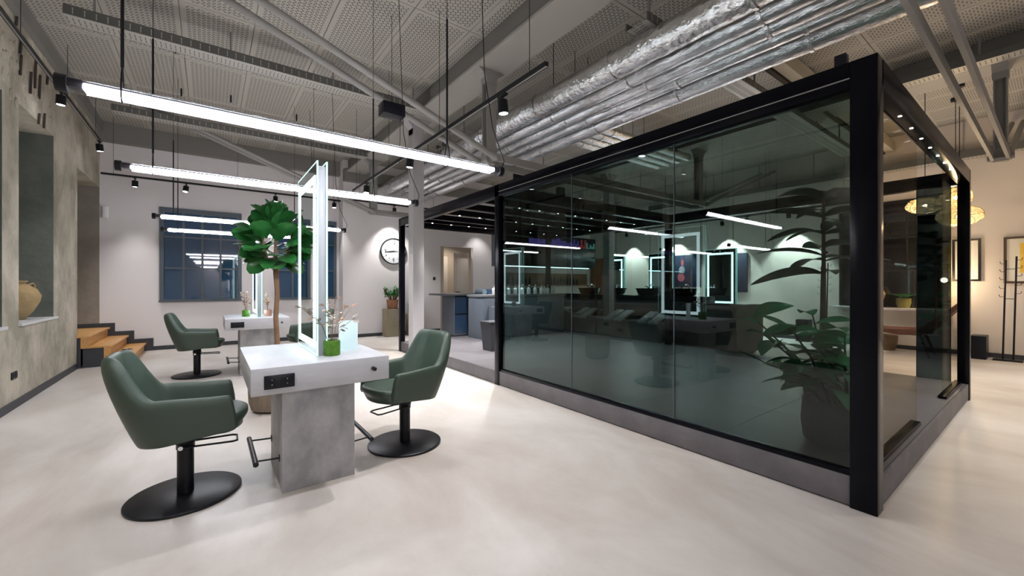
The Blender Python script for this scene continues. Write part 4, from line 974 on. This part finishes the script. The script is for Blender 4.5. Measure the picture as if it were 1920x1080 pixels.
amphora((11.44, 2.42, .87), 'ochre clay jar on the right window sill, half hidden by the black corner post', 1.0)
gp = thing('sill_plant', 'spiky green plant in an olive pot on the right window sill', 'potted plant', (11.58, 1.95, .87)); lobj('pot', [(0, 0), (.09, 0), (.12, .1), (.115, .2), (.1, .2), (0, .18)], 'olive', gp)
GB = leaf_mesh('grass_blade', .30, .05, 'leaf4', 6, .1, .6)
for k in range(26):
    a = k*2.4; inst('blade', GB, gp, Matrix.Translation((.02*math.cos(a), .02*math.sin(a), .19)) @ axes((math.cos(a), math.sin(a), 1.1), (-math.cos(a)*.5, -math.sin(a)*.5, 1)))
def point(p, parent, watt, col, r=.03):
    L = bpy.data.lights.new('bulb_light', 'POINT'); L.energy = watt; L.color = col; L.shadow_soft_size = r; o = bpy.data.objects.new('bulb_light', L); C.objects.link(o); o.parent = parent; o.location = p
wlmp = thing('wall_lamp', 'small glowing warm globe lamp at the right wall beside the pale print', 'lamp', (11.45, 1.35, 1.44))
lobj('globe', [(0, -.05), (.035, -.035), (.05, 0), (.035, .035), (0, .05)], 'warmbulb', wlmp, 16); tobj('arm', [(.25, 0, .0), (.05, 0, 0)], .01, 'black', wlmp, 8); point((-.12, 0, 0), wlmp, WARM_W*.7, (1, .78, .52), .05)
def pendant(loc, r, flat, label):
    t = thing('pendant_lamp', label, 'pendant lamp', loc, 0, 'amber glass pendants')
    bm = nb(); bmesh.ops.create_uvsphere(bm, u_segments=28, v_segments=16, radius=r)
    for v in bm.verts: v.co.z *= flat; k = 1+.05*math.sin(5*math.atan2(v.co.y, v.co.x)+v.co.z*20); v.co.x *= k; v.co.y *= k
    obj('glass_shade', bm, 'pendant', t, smooth='all')
    rd = random.Random(int(loc[0]*100))
    for k in range(12):
        ax = Vector((rd.uniform(-1, 1), rd.uniform(-1, 1), rd.uniform(-1, 1))).normalized(); u, v_ = frame_of(ax)
        off = rd.uniform(-.5, .5); rr = math.sqrt(1-off*off)
        pts = [(lambda q: Vector((q.x, q.y, q.z*flat)))((ax*off+(u*math.cos(2*PI*j/24)+v_*math.sin(2*PI*j/24))*rr)*r*1.02) for j in range(24)]
        bm = nb(); tube(bm, pts, .0035, 5, closed=True); obj('glass_thread', bm, 'thread', t, smooth='all')
    bm = nb(); bmesh.ops.create_icosphere(bm, subdivisions=2, radius=.028); obj('bulb', bm, 'warmbulb', t, smooth='all')
    tobj('cord', [(0, 0, r*flat), (0, 0, ZC-loc[2])], .005, 'black', t, 6); lobj('ceiling_rose', [(0, ZC-loc[2]-.05), (.06, ZC-loc[2]-.05), (.06, ZC-loc[2]), (0, ZC-loc[2])], 'black', t)
    point((0, 0, -.04), t, WARM_W, (1, .80, .58)); return t
pendant((9.07, 1.28, 2.6), .225, .55, 'flattened amber glass pendant, left one, seen in the gap of the glass room')
pendant((10.1, 1.06, 2.82), .2, .85, 'upper amber glass pendant, partly behind the narrow end pane')
pendant((9.45, .95, 2.43), .26, .6, 'lowest and largest amber glass pendant, crossed by the far black post')
# ------------------------------------------------------------------ plants in the glass room
RB = [leaf_mesh('rubber_leaf', .22, .125, 'leaf2', 8, c_, b_, lambda t: math.sin(PI*min(1, t*.96+.02))**.75) for c_, b_ in ((.25, .2), (.35, .45), (.15, .05))]
rp = thing('potted_rubber_plant', 'bushy broad leaved plant in a grey woven basket inside the glass corner', 'potted plant', (3.68, .99, PZ))
lobj('basket_pot', [(0, 0), (.16, 0), (.19, .03), (.205, .15), (.195, .30), (.20, .32), (.185, .32), (.18, .29), (0, .28)], 'basket', rp, 36)
lobj('soil', [(0, .285), (.18, .285)], 'soil', rp)
rd = random.Random(21)
for k in range(12):
    a = k*2.399+.4; e = rd.uniform(.05, .30); hh = rd.uniform(.7, 1.0) if k > 4 else rd.uniform(.45, .6)
    left = Vector((-.55, .45, 0))*rd.uniform(.1, .5)
    top = Vector((e*math.cos(a), e*math.sin(a), hh))+left
    if top.x < -.42: top.x = -.42
    if top.y < -.16: top.y = -.16
    b0 = Vector((.08*math.cos(a), .08*math.sin(a), .28)); mid = b0.lerp(top, .5)+Vector((0, 0, .08))
    tobj('stem', [b0, mid, top], [.011, .008, .005], 'leaf3', rp, 6)
    for j in range(6):
        t_ = .35+.65*j/5.0; q = (b0.lerp(mid, t_*2) if t_ < .5 else mid.lerp(top, t_*2-1)); aa = j*2.3+k
        d = Vector((math.cos(aa), math.sin(aa), .15+.8*max(0, t_-.6)))
        tip = q+d.normalized()*.29
        if tip.x+3.68 < GX0+.09: d.x = abs(d.x)*.3
        if tip.y+.99 < GY0+.12: d.y = abs(d.y)*.3
        inst('leaf', RB[(j+k) % 3], rp, Matrix.Translation(q) @ axes(d, (rd.uniform(-.4, .4), rd.uniform(-.4, .4)-.2, 1)) @ Matrix.Scale(rd.uniform(.85, 1.25), 4))
PA = [leaf_mesh('palm_leaf', .5, .15, 'leaf3', 9, .3, b_, lambda t: math.sin(PI*min(1, t*.97+.02))**.6) for b_ in (.3, .55)]
tp = thing('tall_potted_plant', 'tall dark plant with drooping lance leaves behind the bushy one', 'potted plant', (4.42, 1.27, PZ))
lobj('pot', [(0, 0), (.13, 0), (.16, .3), (.15, .3), (0, .28)], 'basket', tp); tobj('trunk', [(0, 0, .28), (.01, 0, 1.1), (0, 0, 2.0)], [.022, .018, .012], 'bark', tp, 8)
for k in range(22):
    z = 1.25+.75*k/21.0+rd.uniform(-.05, .05); a = k*2.399; el = .25+.5*(k/21.0)*rd.random(); d = Vector((math.cos(a)*math.cos(el), math.sin(a)*math.cos(el), math.sin(el)))
    s_ = rd.uniform(.7, 1.0)*(1.15-.4*k/21.0)
    if 1.27+d.y*.5*s_ < GY0+.14: s_ = .75; d.y *= .5
    if k > 17: s_ = .8; 
    inst('leaf', PA[k % 2], tp, Matrix.Translation((0, 0, z)) @ axes(d, (rd.uniform(-1, .3), rd.uniform(-1.2, .2), 1)) @ Matrix.Scale(s_, 4))
